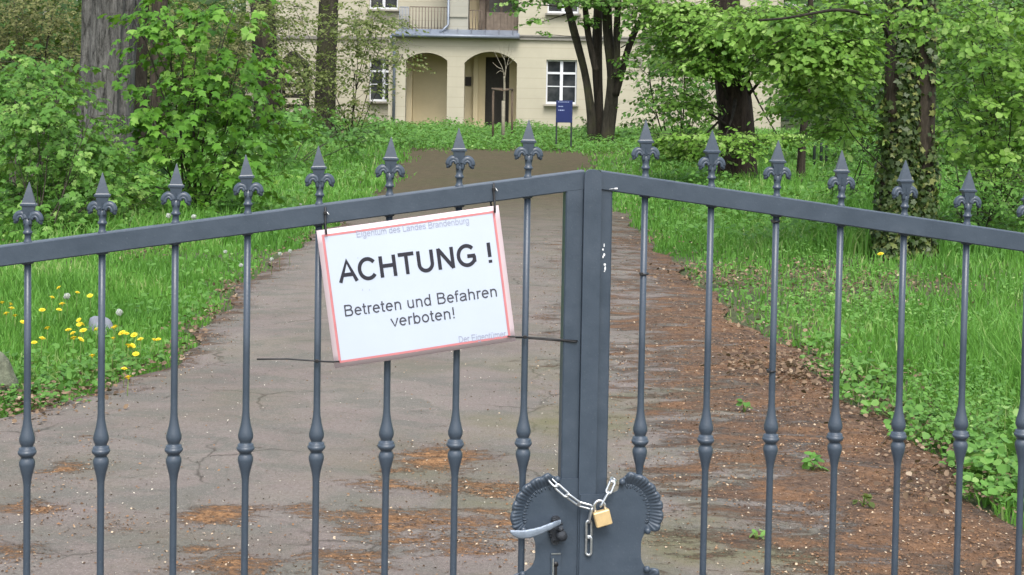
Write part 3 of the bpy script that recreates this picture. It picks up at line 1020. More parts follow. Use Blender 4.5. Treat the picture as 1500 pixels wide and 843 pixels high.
ZC = fz(860, 58)                    # string course
XE, XP, XW = fx(1145), fx(569), -10.6
XJ = fx(758)
WIN = (fx(800), fx(845), fz(822, 153), fz(822, 88))
UPW = (fx(800), fx(846), fz(822, 20), fz(822, 20) + 1.75)
A1 = (fx(594), fx(655), -0.4, fz(625, 77.5), 0.28)
A2 = (fx(680), fx(757), -0.4, fz(718, 76), 0.42)
LOG = (fx(684), XJ, fz(720, 45), fz(720, 45) + 2.7)
mb = MB()
wall_open(mb, XJ, XE, -0.4, 7.4, FY, [(*WIN, 0), (*UPW, 0)], 0.22)
mb.add([(XE, FY, -0.4), (XE, FY + 13, -0.4), (XE, FY + 13, 7.4), (XE, FY, 7.4)], [(0, 1, 2, 3)])
hpart('wall', mb, 'wall')
# porch front with two flat arches
mb = MB()
wall_open(mb, XP, XJ, -0.4, ZC - 0.02, FY - 0.003, [A1, A2], 0.55)
mb.add([(XP, FY, -0.4), (XP, FY + 4.5, -0.4), (XP, FY + 4.5, ZC), (XP, FY, ZC)], [(3, 2, 1, 0)])
hpart('porch_wall', mb, 'wall')
# inside of the porch
mb = MB()
PYB = FY + 1.75
DO = (fx(711, 120, PYB), fx(746, 120, PYB), -0.4, fz(725, 84, PYB))
wall_open(mb, XP + 0.01, XJ + 0.4, -0.4, ZC + 0.05, PYB, [(*DO, 0)], 0.4)
mb.box(XP + 0.3, fx(604, 120, FY + 1.3), FY + 1.3, PYB - 0.003, -0.4, ZC - 0.13)
mb.add([(A2[1] + 0.02, FY + .56, -0.4), (A2[1] + 0.02, PYB, -0.4), (A2[1] + 0.02, PYB, ZC), (A2[1] + 0.02, FY + .56, ZC)], [(3, 2, 1, 0)])
mb.box(fx(695, 120, PYB) - 0.03, fx(697, 120, PYB) + 0.09, PYB - 0.25, PYB - 0.003, -0.4, ZC - 0.1)
mb.box(XP + 0.01, XJ, FY + .56, PYB, ZC - 0.12, ZC - 0.05)
hpart('porch_niche', mb, 'niche')
mb = MB()
mb.box(DO[0] + 0.002, DO[1] - 0.002, PYB + 0.25, PYB + 0.31, -0.39, DO[3] - 0.002)
dr = hpart('door', mb, 'door')
for k in range(2):
    for (z0, z1) in ((0.1, 0.8), (0.95, 2.2)):
        mb = MB(); w = (DO[1] - DO[0]) / 2
        mb.box(DO[0] + w * k + 0.1, DO[0] + w * k + w - 0.1, PYB + 0.23, PYB + 0.26, z0, z1)
        hpart('panel', mb, 'door', dr)
mb = MB()
mb.box(fx(681.5, 120, PYB), fx(690.5, 120, PYB), PYB - 0.06, PYB - 0.002, fz(686, 126, PYB), fz(686, 113, PYB))
hpart('plaque', mb, 'plaque')
mb = MB()
mb.box(XP, XJ, FY - 0.04, FY - 0.006, -0.4, 0.12)
mb.v = [v for v in mb.v]
mbp = MB()
for a, b in ((XP - 0.02, A1[0]), (A1[1], A2[0]), (A2[1], XJ)):
    mbp.box(a, b, FY - 0.045, FY - 0.006, -0.4, 0.02)
mbp.box(XJ + 0.01, XE + 0.02, FY - 0.045, FY - 0.003, -0.4, 0.10)
hpart('plinth', mbp, 'plinth')
# string course, zinc terrace edge, gutter and pipes
mb = MB()
mb.box(XJ + 0.02, XE + 0.08, FY - 0.10, FY - 0.003, ZC - 0.06, ZC + 0.06)
mb.box(XJ + 0.02, XE + 0.10, FY - 0.14, FY - 0.003, ZC + 0.062, ZC + 0.12)
hpart('string_course', mb, 'cornice')
mb = MB()
z1 = fz(660, 43); z0 = ZC
xa, xb = fx(578), fx(760)
mb.add([(xa, FY - 0.28, z0 + 0.06), (xb, FY - 0.28, z0 + 0.06), (xb, FY + 0.25, z1), (xa, FY + 0.25, z1),
        (xa, FY - 0.28, z0 - 0.02), (xb, FY - 0.28, z0 - 0.02), (xb, FY + 0.25, z0 - 0.02), (xa, FY + 0.25, z0 - 0.02)],
       [(0, 1, 2, 3), (4, 5, 1, 0), (7, 3, 2, 6), (4, 0, 3, 7), (1, 5, 6, 2), (4, 7, 6, 5)])
mb.box(xa, xb, FY + 0.252, FY + 4.4, z1 - 0.2, z1 - 0.02)
for kk in range(9):
    xx = xa + (xb - xa) * (kk + 0.5) / 9
    mb.add([(xx - .012, FY - 0.27, z0 + 0.08), (xx + .012, FY - 0.27, z0 + 0.08), (xx + .012, FY + 0.24, z1 + 0.02), (xx - .012, FY + 0.24, z1 + 0.02),
            (xx, FY - 0.27, z0 + 0.12), (xx, FY + 0.24, z1 + 0.06)], [(0, 4, 5, 3), (4, 1, 2, 5), (0, 1, 4)])
zr = hpart('terrace_roof', mb, 'zinc')
mb = MB()
mb.tube([(xa - 0.12, FY - 0.33, z0 + 0.03), (xb, FY - 0.33, z0 + 0.03)], 0.065, 10)
hpart('gutter', mb, 'zinc', zr)
mb = MB()
mb.tube([(fx(573), FY - 0.33, z0 + 0.02), (fx(573), FY - 0.3, z0 - 0.12), (fx(577), FY - 0.10, z0 - 0.35), (fx(577.5), FY - 0.09, z0 - 0.5), (fx(577.5), FY - 0.09, -0.3)], 0.055, 10)
hpart('downpipe', mb, 'zinc')
mb = MB()
mb.tube([(fx(655), FY + 0.16, 7.3), (fx(655), FY + 0.16, fz(655, 36)), (fx(652), FY + 0.05, fz(652, 40)), (fx(643), FY - 0.05, fz(643, 49))], 0.045, 10)
hpart('downpipe', mb, 'zinc')
# left wing, set back
WY = FY + 4.5
mb = MB()
LW = (fx(541, 120, WY), fx(583, 120, WY), fz(560, 149, WY), fz(560, 86, WY))
LU = (fx(541, 10, WY), fx(583, 10, WY), fz(560, 14, WY), fz(560, 14, WY) + 1.75)
wall_open(mb, XW, fx(668, 120, WY), -0.4, 7.4, WY, [(*LW, 0), (*LU, 0)], 0.2)
mb.add([(XW, WY, -0.4), (XW, WY + 9, -0.4), (XW, WY + 9, 7.4), (XW, WY, 7.4)], [(3, 2, 1, 0)])
hpart('wing_wall', mb, 'wall')
mb = MB()
zz = ZC + 0.02
mb.box(XW - 0.05, XP - 0.01, WY - 0.1, WY - 0.003, zz - 0.05, zz + 0.08)
hpart('string_course', mb, 'cornice')
# upper block over the porch: pier and recessed balcony
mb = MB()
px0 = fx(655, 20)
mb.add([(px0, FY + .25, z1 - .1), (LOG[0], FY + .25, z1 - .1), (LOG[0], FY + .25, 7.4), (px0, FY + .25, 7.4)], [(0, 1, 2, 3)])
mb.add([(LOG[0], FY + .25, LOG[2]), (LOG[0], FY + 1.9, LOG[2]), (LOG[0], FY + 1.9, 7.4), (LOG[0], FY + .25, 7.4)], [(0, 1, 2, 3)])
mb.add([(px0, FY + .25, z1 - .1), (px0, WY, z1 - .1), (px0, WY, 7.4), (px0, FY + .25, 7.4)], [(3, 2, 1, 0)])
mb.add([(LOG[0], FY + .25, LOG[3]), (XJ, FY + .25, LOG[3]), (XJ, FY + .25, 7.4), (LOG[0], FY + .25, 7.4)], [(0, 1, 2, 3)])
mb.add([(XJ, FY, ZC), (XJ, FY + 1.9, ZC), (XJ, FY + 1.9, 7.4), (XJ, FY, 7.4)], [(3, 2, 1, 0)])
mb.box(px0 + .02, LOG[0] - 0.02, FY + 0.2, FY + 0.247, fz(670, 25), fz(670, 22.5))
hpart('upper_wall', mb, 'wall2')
mb = MB()
mb.add([(LOG[0], FY + 1.9, LOG[2]), (XJ, FY + 1.9, LOG[2]), (XJ, FY + 1.9, LOG[3]), (LOG[0], FY + 1.9, LOG[3])], [(0, 1, 2, 3)])
hpart('balcony_back', mb, 'niche')
mb = MB()
dx0, dx1 = fx(711, 20, FY + 1.8), fx(757, 20, FY + 1.8)
mb.box(dx0, dx1, FY + 1.8, FY + 1.89, LOG[2] - 0.1, LOG[3] - 0.2)
bd = hpart('balcony_door', mb, 'brownwood')
for (a, b) in ((0.12, 0.47), (0.55, 0.9)):
    mb = MB(); w = dx1 - dx0
    mb.box(dx0 + w * a, dx0 + w * b, FY + 1.78, FY + 1.81, fz(735, 16), LOG[3] - 0.4)
    hpart('pane', mb, 'glass', bd)
mb = MB()
mb.box(dx0 - 0.22, dx0 - 0.004, FY + 1.5, FY + 1.88, LOG[2] - 0.1, LOG[3] - 0.1)
hpart('door_jamb', mb, 'brownwood')
# balcony rail of boards in the recess
mb = MB()
bz0, bz1 = fz(735, 46), fz(735, 18)
mb.box(fx(711), XJ - 0.01, FY + 0.3, FY + 0.36, bz1 - 0.05, bz1)
mb.box(fx(711), XJ - 0.01, FY + 0.3, FY + 0.36, bz0 + 0.03, bz0 + 0.09)
rl = hpart('balcony_rail', mb, 'brownwood')
nb = 9
for kk in range(nb):
    a = fx(711) + (XJ - 0.01 - fx(711)) * kk / nb
    mb = MB(); mb.box(a + 0.008, a + (XJ - 0.01 - fx(711)) / nb - 0.008, FY + 0.31, FY + 0.335, bz0 + 0.091, bz1 - 0.051)
    hpart('board', mb, 'brownwood', rl)


def railing(xa, xb, ya, yb, zb, zt, n, mat):
    mb = MB()
    mb.tube([(xa, ya, zt), (xb, yb, zt)], 0.018, 6)
    mb.tube([(xa, ya, zb + .06), (xb, yb, zb + .06)], 0.014, 6)
    r = hpart('terrace_railing', mb, mat)
    for kk in range(n):
        t = kk / (n - 1)
        x, y = xa + (xb - xa) * t, ya + (yb - ya) * t
        mb = MB(); mb.tube([(x, y, zb), (x, y, zt)], 0.014, 6)
        hpart('baluster', mb, mat, r)


railing(fx(598), fx(653), FY + 0.3, FY + 0.3, z1 - 0.02, fz(625, 10), 13, 'brownwood')
railing(fx(686), fx(704), FY + 0.32, FY + 0.32, z1 - 0.02, fz(695, 15), 5, 'brownwood')
railing(fx(583), fx(596), FY + 0.3, FY + 0.3, z1 - 0.02, fz(590, 10), 7, 'zinc')


def window(x0, x1, z0, z1, Y, sillmat='plinth', transom=(0.40, 0.70)):
    mb = MB()
    f = 0.055
    mb.box(x0 + .003, x0 + f, Y, Y + 0.06, z0, z1 - .003)
    mb.box(x1 - f, x1 - .003, Y, Y + 0.06, z0, z1 - .003)
    mb.box(x0 + f, x1 - f, Y, Y + 0.06, z1 - f - .003, z1 - .003)
    mb.box(x0 + f, x1 - f, Y, Y + 0.06, z0, z0 + f * 1.5)
    cx = (x0 + x1) / 2
    mb.box(cx - 0.055, cx + 0.055, Y - 0.015, Y + 0.06, z0 + f * 1.5, z1 - f - .003)
    zt = z0 + (z1 - z0) * transom[1]
    for a, b in ((x0 + f, cx - .055), (cx + .055, x1 - f)):
        mb.box(a, b, Y - 0.01, Y + 0.06, zt - 0.04, zt + 0.04)
        zm = z0 + (z1 - z0) * transom[0]
        mb.box(a, b, Y + 0.008, Y + 0.055, zm - 0.018, zm + 0.018)
    w = hpart('window', mb, 'white')
    for a, b in ((x0 + f, cx - .055), (cx + .055, x1 - f)):
        lv = [z0 + f * 1.5, z0 + (z1 - z0) * transom[0], zt, z1 - f]
        for c, d in zip(lv, lv[1:]):
            mb = MB(); mb.box(a, b, Y + 0.03, Y + 0.04, c, d)
            hpart('pane', mb, 'glass', w)
    mb = MB()
    mb.box(x0 - 0.07, x1 + 0.07, Y - 0.34, Y - 0.01, z0 - 0.07, z0 - 0.004)
    hpart('sill', mb, sillmat, w)
    # dark sheet whose colour stands in for the unlit room behind
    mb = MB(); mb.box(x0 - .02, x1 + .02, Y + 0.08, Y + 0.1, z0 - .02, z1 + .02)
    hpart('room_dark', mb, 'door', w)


window(*WIN, FY + 0.14)
window(*UPW, FY + 0.14, 'cornice')
window(*LW, WY + 0.12)
window(*LU, WY + 0.12)
mb = MB()
vx0, vx1, vz0, vz1 = fx(922), fx(940), fz(930, 97), fz(930, 84)
mb.box(vx0 - .03, vx1 + .03, FY - 0.02, FY - 0.003, vz0 - .03, vz1 + .03)
vg = hpart('vent_grille', mb, 'plinth')
for kk in range(6):
    mb = MB(); z = vz0 + (vz1 - vz0) * kk / 6
    mb.box(vx0, vx1, FY - 0.045, FY - 0.021, z, z + (vz1 - vz0) / 6 * 0.6)
    hpart('slat', mb, 'plinth', vg)
mb = MB()
for (xa_, xb_, ya_, yb_, zt_) in ((px0 - .3, XE + .5, FY - 0.4, FY + 14, 11.5), (XW - .4, px0 - .31, WY - 0.4, FY + 13, 10.4)):
    cy = (ya_ + yb_) / 2
    ins = min(5, (xb_ - xa_) * .4)
    mb.add([(xa_, ya_, 7.41), (xb_, ya_, 7.41), (xb_, yb_, 7.41), (xa_, yb_, 7.41), (xa_ + ins, cy, zt_), (xb_ - ins, cy, zt_)],
           [(0, 1, 5, 4), (1, 2, 5), (2, 3, 4, 5), (3, 0, 4), (3, 2, 1, 0)])
hpart('roof', mb, 'roof')
# ================================================================== THE GATE
GROT = GTH


def leaf_root(name, label):
    return thing(name, label, 'gate', tuple(GO), GROT)


# local frame of a gate leaf: x along the gate, -y towards the viewer, z up
def rail_z(u):
    return 1.4655 - 0.1368 * abs(u - 0.004)


RH = 0.0315          # height of the sloping rail
SPEAR_H = 0.093
PROF = [(-.06, .0055), (-.052, .0057), (-.040, .0076), (-.030, .0102), (-.0215, .0122), (-.0165, .0122), (-.0120, .0102), (-.0095, .0088),
        (-.0085, .0098), (-.0062, .0118), (-.0035, .0140), (-.0005, .0145), (.0008, .0136), (.0022, .0126), (.0048, .0126), (.0060, .0112), (.0068, .0092), (.0085, .0090),
        (.0108, .0102), (.0152, .0120), (.0205, .0121), (.027, .0104), (.038, .0078), (.050, .0060), (.060, .0055)]


def baluster_mesh(u, ztop):
    mb = MB()
    zk = 1.0165
    prof = [(0.105, .0056), (0.3, .0056), (0.6, .0056), (0.8, .0055)] + [(zk + a, r) for a, r in PROF] + [(1.15, .0054), (ztop, .0054)]
    mb.lathe(prof, 0, 0, 16)
    return mb.mesh('baluster', M['gate'])


def finial_meshes():
    # spear head on a flattened square section, with a ridge
    mb = MB()

    def ring(z, w, d):
        return [(-w, -d, z), (w, -d, z), (w, d, z), (-w, d, z)]
    lv = [(.030, .0046, .0046), (.036, .0054, .0052), (.0555, .0098, .0066), (.0562, .0122, .0078), (.0590, .0126, .0080), (.0600, .0108, .0068),
          (.0612, .0100, .0062), (.078, .0050, .0036), (.0915, .0010, .0010), (.0935, .0004, .0004)]
    vs, fs = [], []
    for z, w, d in lv:
        vs += ring(z, w, d)
    for i in range(len(lv) - 1):
        for k in range(4):
            fs.append((i * 4 + k, i * 4 + (k + 1) % 4, i * 4 + 4 + (k + 1) % 4, i * 4 + 4 + k))
    fs += [(3, 2, 1, 0), tuple(len(lv) * 4 - 4 + k for k in range(4))]
    mb.add(vs, fs)
    # a small raised tongue in front
    for s in (-1, 1):
        mb.add([(-.0022, s * .0049, .034), (.0022, s * .0049, .034), (0, s * .0075, .050), (0, s * .0066, .036)], [(0, 1, 3), (0, 3, 2), (3, 1, 2)])
    spear = mb.mesh('spear_head', M['gate'])
    mb = MB()
    for s in (-1, 1):
        path, rad, inner = [], [], []
        for t in np.linspace(0, 1, 15):
            a = math.pi * (1.0 - 1.04 * t)
            path.append((s * (.0112 + .0070 * math.cos(a) + .0012 * t), -0.0006, .0362 + .0088 * math.sin(a) - .0012 * t))
            inner.append((s * (.0112 + .0042 * math.cos(a) + .0008 * t), -0.0042, .0352 + .0064 * math.sin(a) - .0022 * t))
            rad.append(.0060 - .0012 * t)
        mb.tube(path, rad, 9)
        mb.tube(inner, [.0026] * 15, 6)
        # turned-out tip
        mb.tube([(s * .0180, -.0006, .0350), (s * .0196, -.0008, .0318), (s * .0215, -.0010, .0302), (s * .0228, -.0010, .0304)], [.0046, .0042, .0028, .0010], 8)
        path = [(s * (.0034 + .0011 * math.sin(3.1 * t)), -.0034, .0265 + .016 * t) for t in np.linspace(0, 1, 6)]
        mb.tube(path, [.0026, .003, .003, .003, .0026, .002], 6)
    scroll = mb.mesh('scroll', M['gate'])
    mb = MB()
    mb.lathe([(-.006, .0062), (.0008, .0068), (.0030, .0056), (.0050, .0050), (.0115, .0050), (.0125, .0060), (.0135, .0072), (.0155, .0074), (.0168, .0066), (.0180, .0054),
              (.0235, .0056), (.0270, .0064), (.0300, .0058), (.0375, .0052)], 0, 0, 14)
    neck = mb.mesh('neck', M['gate'])
    return spear, scroll, neck


SPEAR, SCROLL, NECK = finial_meshes()


def build_leaf(side, root):
    s = side                                   # -1 left, +1 right
    ue = s * 1.56                              # hinge end
    us = -.0402 if s < 0 else .0378            # outer edge of the meeting stile
    ui = -.0100 if s < 0 else .0165            # inner edge of the meeting stile
    # sloping top rail
    mb = MB()
    a, b = (ue, -.0102) if s < 0 else (.0172, ue)
    bz = 0.0018
    for (y0, y1, z0, z1) in ((-.015, .015, 0, RH),):
        A0, B0 = rail_z(a) - RH, rail_z(b) - RH
        vs = []
        for x, zb in ((a, A0), (b, B0)):
            vs += [(x, y0, zb + bz), (x, y0, zb + RH - bz), (x, y0 + bz, zb + RH), (x, y1 - bz, zb + RH), (x, y1, zb + RH - bz), (x, y1, zb + bz), (x, y1 - bz, zb), (x, y0 + bz, zb)]
        fs = [(k, (k + 1) % 8, 8 + (k + 1) % 8, 8 + k) for k in range(8)] + [tuple(range(7, -1, -1)), tuple(range(8, 16))]
        mb.add(vs, [f[::-1] for f in fs])
    mb.obj('top_rail', M['gate'], root)
    mb = MB()
    x0, x1 = sorted((us, ui))
    ztop = min(rail_z(x0), rail_z(x1)) - .004
    mb.box(x0, x1, -.0146 if s < 0 else -.0118, .0146, 0.06, ztop, .0022)
    st = mb.obj('meeting_stile', M['gate'], root)
    mb = MB()
    x0, x1 = sorted((ue - s * .001, ue - s * .041))
    mb.box(x0, x1, -.0147, .0147, 0.06, rail_z(ue) - RH - .0005, .0016)
    mb.obj('hinge_stile', M['gate'], root)
    mb = MB()
    x0, x1 = sorted((us, ue - s * .041))
    mb.box(x0 + .0003, x1 - .0003, -.0143, .0143, 0.07, 0.108, .0016)
    mb.obj('bottom_rail', M['gate'], root)
    u = -.1010 if s < 0 else .0945
    k = 0
    while abs(u) < 1.50:
        zt = rail_z(u)
        o = child('baluster', baluster_mesh(u, zt - RH + .002), root, (u, 0, 0))
        mb = MB()
        mb.tube([(.0075 * math.cos(t), .0075 * math.sin(t), -RH - .0012 - .0009 * math.cos(t) * s) for t in np.linspace(0, 2 * math.pi, 13)[:-1]], [random.uniform(.0011, .0022) for _ in range(12)], 5, closed=True)
        w = mb.obj('weld_bead', M['gate'], o)
        w.location = (0, 0, zt)
        for nm, me in (('spear_head', SPEAR), ('scroll', SCROLL), ('neck', NECK)):
            f = child(nm, me, o, (0, 0, zt))
            f.rotation_euler = (random.gauss(0, .012), random.gauss(0, .014), random.gauss(0, .09))
        k += 1
        u += -.1119 if s < 0 else .1123
    return st


gl = leaf_root('gate_leaf', 'blue grey iron gate leaf that carries the white warning sign and the lever handle')
stl = build_leaf(-1, gl)
gr = leaf_root('gate_leaf', 'blue grey iron gate leaf with the round-topped cover strip and no handle')
strr = build_leaf(1, gr)

# flat cover strip over the joint, round shouldered at the top
mb = MB()
c0, c1, zt = -.0115, .0168, 1.4655
poly = [(c0, .06), (c1, .06), (c1, zt - .010)]
for t in np.linspace(0, 1, 5)[1:]:
    a = t * math.pi / 2
    poly.append((c1 - .010 + .010 * math.cos(a), zt - .010 + .010 * math.sin(a)))
for t in np.linspace(0, 1, 5):
    a = math.pi / 2 + t * math.pi / 2
    poly.append((c0 + .010 + .010 * math.cos(a), zt - .010 + .010 * math.sin(a)))
mb.prism(poly, -.0225, -.0156)
mb.obj('cover_strip', M['gate'], gr)

# chipped paint
for (px, py, w, h) in [(885.5, 360, .0022, .008), (884, 366, .003, .004), (885.5, 374, .0035, .0055), (884, 377, .002, .006), (886.5, 388, .004, .005), (887, 394, .003, .007), (886, 398, .002, .003)]:
    u, z = gp(px, py, .015)
    mb = MB()
    pl = [(u + w / 2 * math.cos(a) * random.uniform(.7, 1.2), z + h / 2 * math.sin(a) * random.uniform(.7, 1.2)) for a in np.linspace(0, 2 * math.pi, 8)[:-1]]
    mb.prism(pl, -.0123, -.0110)
    mb.obj('paint_chip', M['chip'], gr)
u, z = gp(903, 277.5, .015)
mb = MB(); mb.tube([(u - .012, -.0160, z), (u - .004, -.017, z + .001)], .0004, 5)
mb.tube([(u - .004, -.0185, z + .001), (u + .001, -.0195, z + .0012)], .0015, 7)
mb.obj('rivet', M['chip'], gr)


# ---- ornamental lock plates with rolled scalloped rims
def smooth_poly(pts, n=6):
    P = [np.array(p, float) for p in pts]
    out = []
    for i in range(len(P) - 1):
        p0, p1, p2, p3 = P[max(i - 1, 0)], P[i], P[i + 1], P[min(i + 2, len(P) - 1)]
        for t in np.linspace(0, 1, n, endpoint=False):
            out.append(0.5 * ((2 * p1) + (-p0 + p2) * t + (2 * p0 - 5 * p1 + 4 * p2 - p3) * t * t + (-p0 + 3 * p1 - 3 * p2 + p3) * t ** 3))
    out.append(P[-1])
    return out


def arclen(P):
    return np.concatenate([[0], np.cumsum(np.linalg.norm(np.diff(P, axis=0), axis=1))])


def lock_plate(root, edge_px, rim_rng, zmid, inner_u, off, name='lock_plate', sgn=1):
    """edge_px runs along the outer edge from the top inner corner down to mid height; mirrored below"""
    top = [gp(px, py, off) for px, py in edge_px]
    top = np.array(smooth_poly(top, 8))
    bot = top[::-1].copy()
    bot[:, 1] = 2 * zmid - bot[:, 1]
    outline = [(inner_u, top[0, 1])] + [tuple(p) for p in top] + [tuple(p) for p in bot[1:]] + [(inner_u, bot[-1, 1])]
    mb = MB()
    if sgn < 0:
        outline = outline[::-1]
    mb.prism(outline[::-1], -off, -off + .003)
    pl = mb.obj(name, M['gate'], root)
    # fluted, rolled rims
    n0, n1 = int(rim_rng[0] * 8), int(rim_rng[1] * 8)
    for part in (top[n0:n1 + 1], np.column_stack([top[n0:n1 + 1, 0], 2 * zmid - top[n0:n1 + 1, 1]])):
        al = arclen(part)
        N_ = 180
        t = np.linspace(0, al[-1], N_)
        P = np.column_stack([np.interp(t, al, part[:, 0]), np.interp(t, al, part[:, 1])])
        for _ in range(4):
            P[1:-1] = P[1:-1] * .5 + (P[:-2] + P[2:]) * .25
        T = np.gradient(P, axis=0); T /= np.linalg.norm(T, axis=1)[:, None]
        Nn = np.column_stack([T[:, 1], -T[:, 0]])
        cen = np.array([inner_u, zmid])
        if np.mean(np.sum(Nn * (P - cen), 1)) < 0:
            Nn = -Nn
        ph = t / .0165 * 2 * math.pi + .8 * np.sin(t * 90)
        fl = t / .0056 * 2 * math.pi
        env = np.clip(np.minimum(t, al[-1] - t) / .012, .25, 1)
        vs = []
        prof = [(-.009, -.0004, 0.0), (-.006, .0012, .35), (-.002, .0036, .7), (.003, .0068, 1.0), (.007, .0084, 1.0), (.0100, .0074, 1.0), (.0116, .0044, 1.0), (.0110, .0012, .9)]
        for i in range(N_):
            for (o_, h_, w_) in prof:
                sc = abs(math.cos(ph[i] / 2)) ** .7 * 1.6 - .9
                oo = o_ * (env[i] if o_ > 0 else 1) + .0017 * w_ * sc * (1 if o_ > .002 else .1)
                hh = h_ * env[i] + .0010 * w_ * sc + .0006 * w_ * math.cos(fl[i]) * (1 if o_ < .009 else 0)
                p = P[i] + Nn[i] * oo
                vs.append((p[0], -off - hh, p[1]))
        K = len(prof)
        fs = [(i * K + k, i * K + k + 1, (i + 1) * K + k + 1, (i + 1) * K + k) for i in range(N_ - 1) for k in range(K - 1)]
        mb = MB(); mb.add(vs, fs, True)
        mb.obj('scalloped_rim', M['gate'], pl)
        # chased strokes running inwards from the rim
        for i in range(8, N_ - 8, 9):
            p, q = P[i] - Nn[i] * .0085, P[i] - Nn[i] * (.0150 + .002 * math.sin(i))
            mb = MB(); mb.tube([(p[0], -off - .0004, p[1]), ((p[0] + q[0]) / 2, -off - .0008, (p[1] + q[1]) / 2), (q[0], -off - .0001, q[1])], [.0011, .0010, .0004], 5)
            mb.obj('chased_stroke', M['gate'], pl)
        for e in (0, -1):
            p = P[e]
            mb = MB()
            mb.lathe([(p[1] - .0055, .001), (p[1] - .004, .0042), (p[1], .0055), (p[1] + .004, .0042), (p[1] + .0055, .001)], p[0], -off - .004, 10)
            mb.obj('rim_curl', M['gate'], pl)
    return pl


ZM = gp(845, 806, .019)[1]
lp = lock_plate(gl, [(822, 702), (808, 702), (795, 707), (780, 714), (767, 728), (760, 744), (758, 760), (761, 772), (772, 779), (780, 786), (784, 796), (784.5, 806)],
                (0.6, 7.6), ZM, -.0095, .0188, sgn=-1)
rp = lock_plate(gr, [(893, 724), (905, 719), (908, 708), (917, 702), (932, 704), (947, 715), (957, 732), (960, 750), (957, 768), (948, 777), (942, 786), (939, 796), (938.5, 806)],
                (2.4, 9.0), ZM, -.0090, .0262, sgn=1)

# lever handle with its rose
hu, hz = gp(816, 778, .03)
mb = MB()
rose = []
for k in range(28):
    a = 2 * math.pi * k / 28
    r = .0155 + .0048 * math.cos(2 * a) ** 2 * (1 if abs(math.sin(a)) > .7 else .2) - .003 * abs(math.cos(a)) + .002 * math.cos(6 * a)
    rose.append((hu - .001 + r * .82 * math.cos(a), hz - .001 + r * 1.28 * math.sin(a)))
mb.prism(rose, -.0255, -.0190)
mb.obj('rose', M['iron_dark'], gl)
mb = MB()
for k in range(10):
    mb.tube([(hu - .001 + .011 * math.cos(k * .628), -.0256, hz + .017 * math.sin(k * .628)), (hu - .001 + .0112 * math.cos(k * .628), -.0275, hz + .0173 * math.sin(k * .628))], .0022, 6)
mb.obj('rose_stud', M['iron_dark'], gl)
mb = MB()
path = [gp(px, py, .045) for px, py in [(823, 768), (815, 768.5), (806, 771), (796, 775.5), (785, 779.5), (774, 782), (763, 783), (754, 781.5), (747, 778.5)]]
path = smooth_poly(path, 3)
L = len(path)
wid = [np.interp(i / (L - 1), [0, .12, .35, .6, .8, .92, 1], [.0040, .0048, .0062, .0075, .0070, .0045, .0012]) for i in range(L)]
vs = []
for i, p in enumerate(path):
    yb = -.034 - .012 * min(1, i / 5)
    for k in range(10):
        a = 2 * math.pi * k / 10
        fl_ = math.copysign(abs(math.cos(a)) ** .6, math.cos(a))
        vs.append((p[0], yb + .0020 * fl_ + .0004 * math.sin(i * 1.7), p[1] + wid[i] * math.sin(a) * (1 + .03 * math.sin(i * 2.3))))
fs = [(i * 10 + k, i * 10 + (k + 1) % 10, (i + 1) * 10 + (k + 1) % 10, (i + 1) * 10 + k) for i in range(L - 1) for k in range(10)]
fs += [tuple(range(10)), tuple((L - 1) * 10 + k for k in range(9, -1, -1))]
mb.add(vs, fs, True)
ku, kz = gp(823, 785, .04)
mb.obj('lever_handle', M['handle'], gl)
mb = MB()
vs, fs = [], []
for j, (r, y) in enumerate([(.0078, -.019), (.0070, -.030), (.0088, -.034), (.0092, -.040), (.0080, -.045), (.0042, -.0475), (.001, -.048)]):
    for k in range(14):
        a = 2 * math.pi * k / 14
        rr = r * (1 + .07 * math.sin(3 * a + j))
        vs.append((ku + rr * math.cos(a), y, kz + rr * math.sin(a)))
for j in range(6):
    for k in range(14):
        fs.append((j * 14 + (k + 1) % 14, j * 14 + k, (j + 1) * 14 + k, (j + 1) * 14 + (k + 1) % 14))
fs.append(tuple(6 * 14 + k for k in range(13, -1, -1)))
mb.add(vs, fs, True)
mb.obj('spindle_boss', M['iron_dark'], gl)
mb = MB(); mb.tube([(ku - .004, -.037, kz + .006), (hu + .004, -.040, hz + .006), (hu + .003, -.043, hz + .008)], .0045, 8)
mb.obj('spindle_arm', M['iron_dark'], gl)
# keyhole plate
eu, ez = gp(814, 830, .021)
mb = MB()
mb.prism([(eu - .0085, ez - .035), (eu + .0085, ez - .035), (eu + .0075, ez + .008), (eu + .009, ez + .015), (eu + .008, ez + .019), (eu - .008, ez + .019), (eu - .009, ez + .015), (eu - .0075, ez + .008)][::1], -.0215, -.0189)
kp = mb.obj('keyhole_plate', M['gate'], gl)
mb = MB()
mb.tube([(eu, -.0216, ez + .004), (eu, -.0226, ez + .004)], .0042, 12)
mb.box(eu - .0022, eu + .0022, -.0224, -.0217, ez - .022, ez + .002)
mb.obj('keyhole', M['tie'], kp)
mb = MB(); mb.box(eu - .0055, eu - .0036, -.0228, -.0216, ez - .025, ez + .0135)
mb.box(eu - .0075, eu + .0078, -.0228, -.0216, ez + .0205, ez + .0222)
mb.obj('bright_edge', M['chain'], kp)

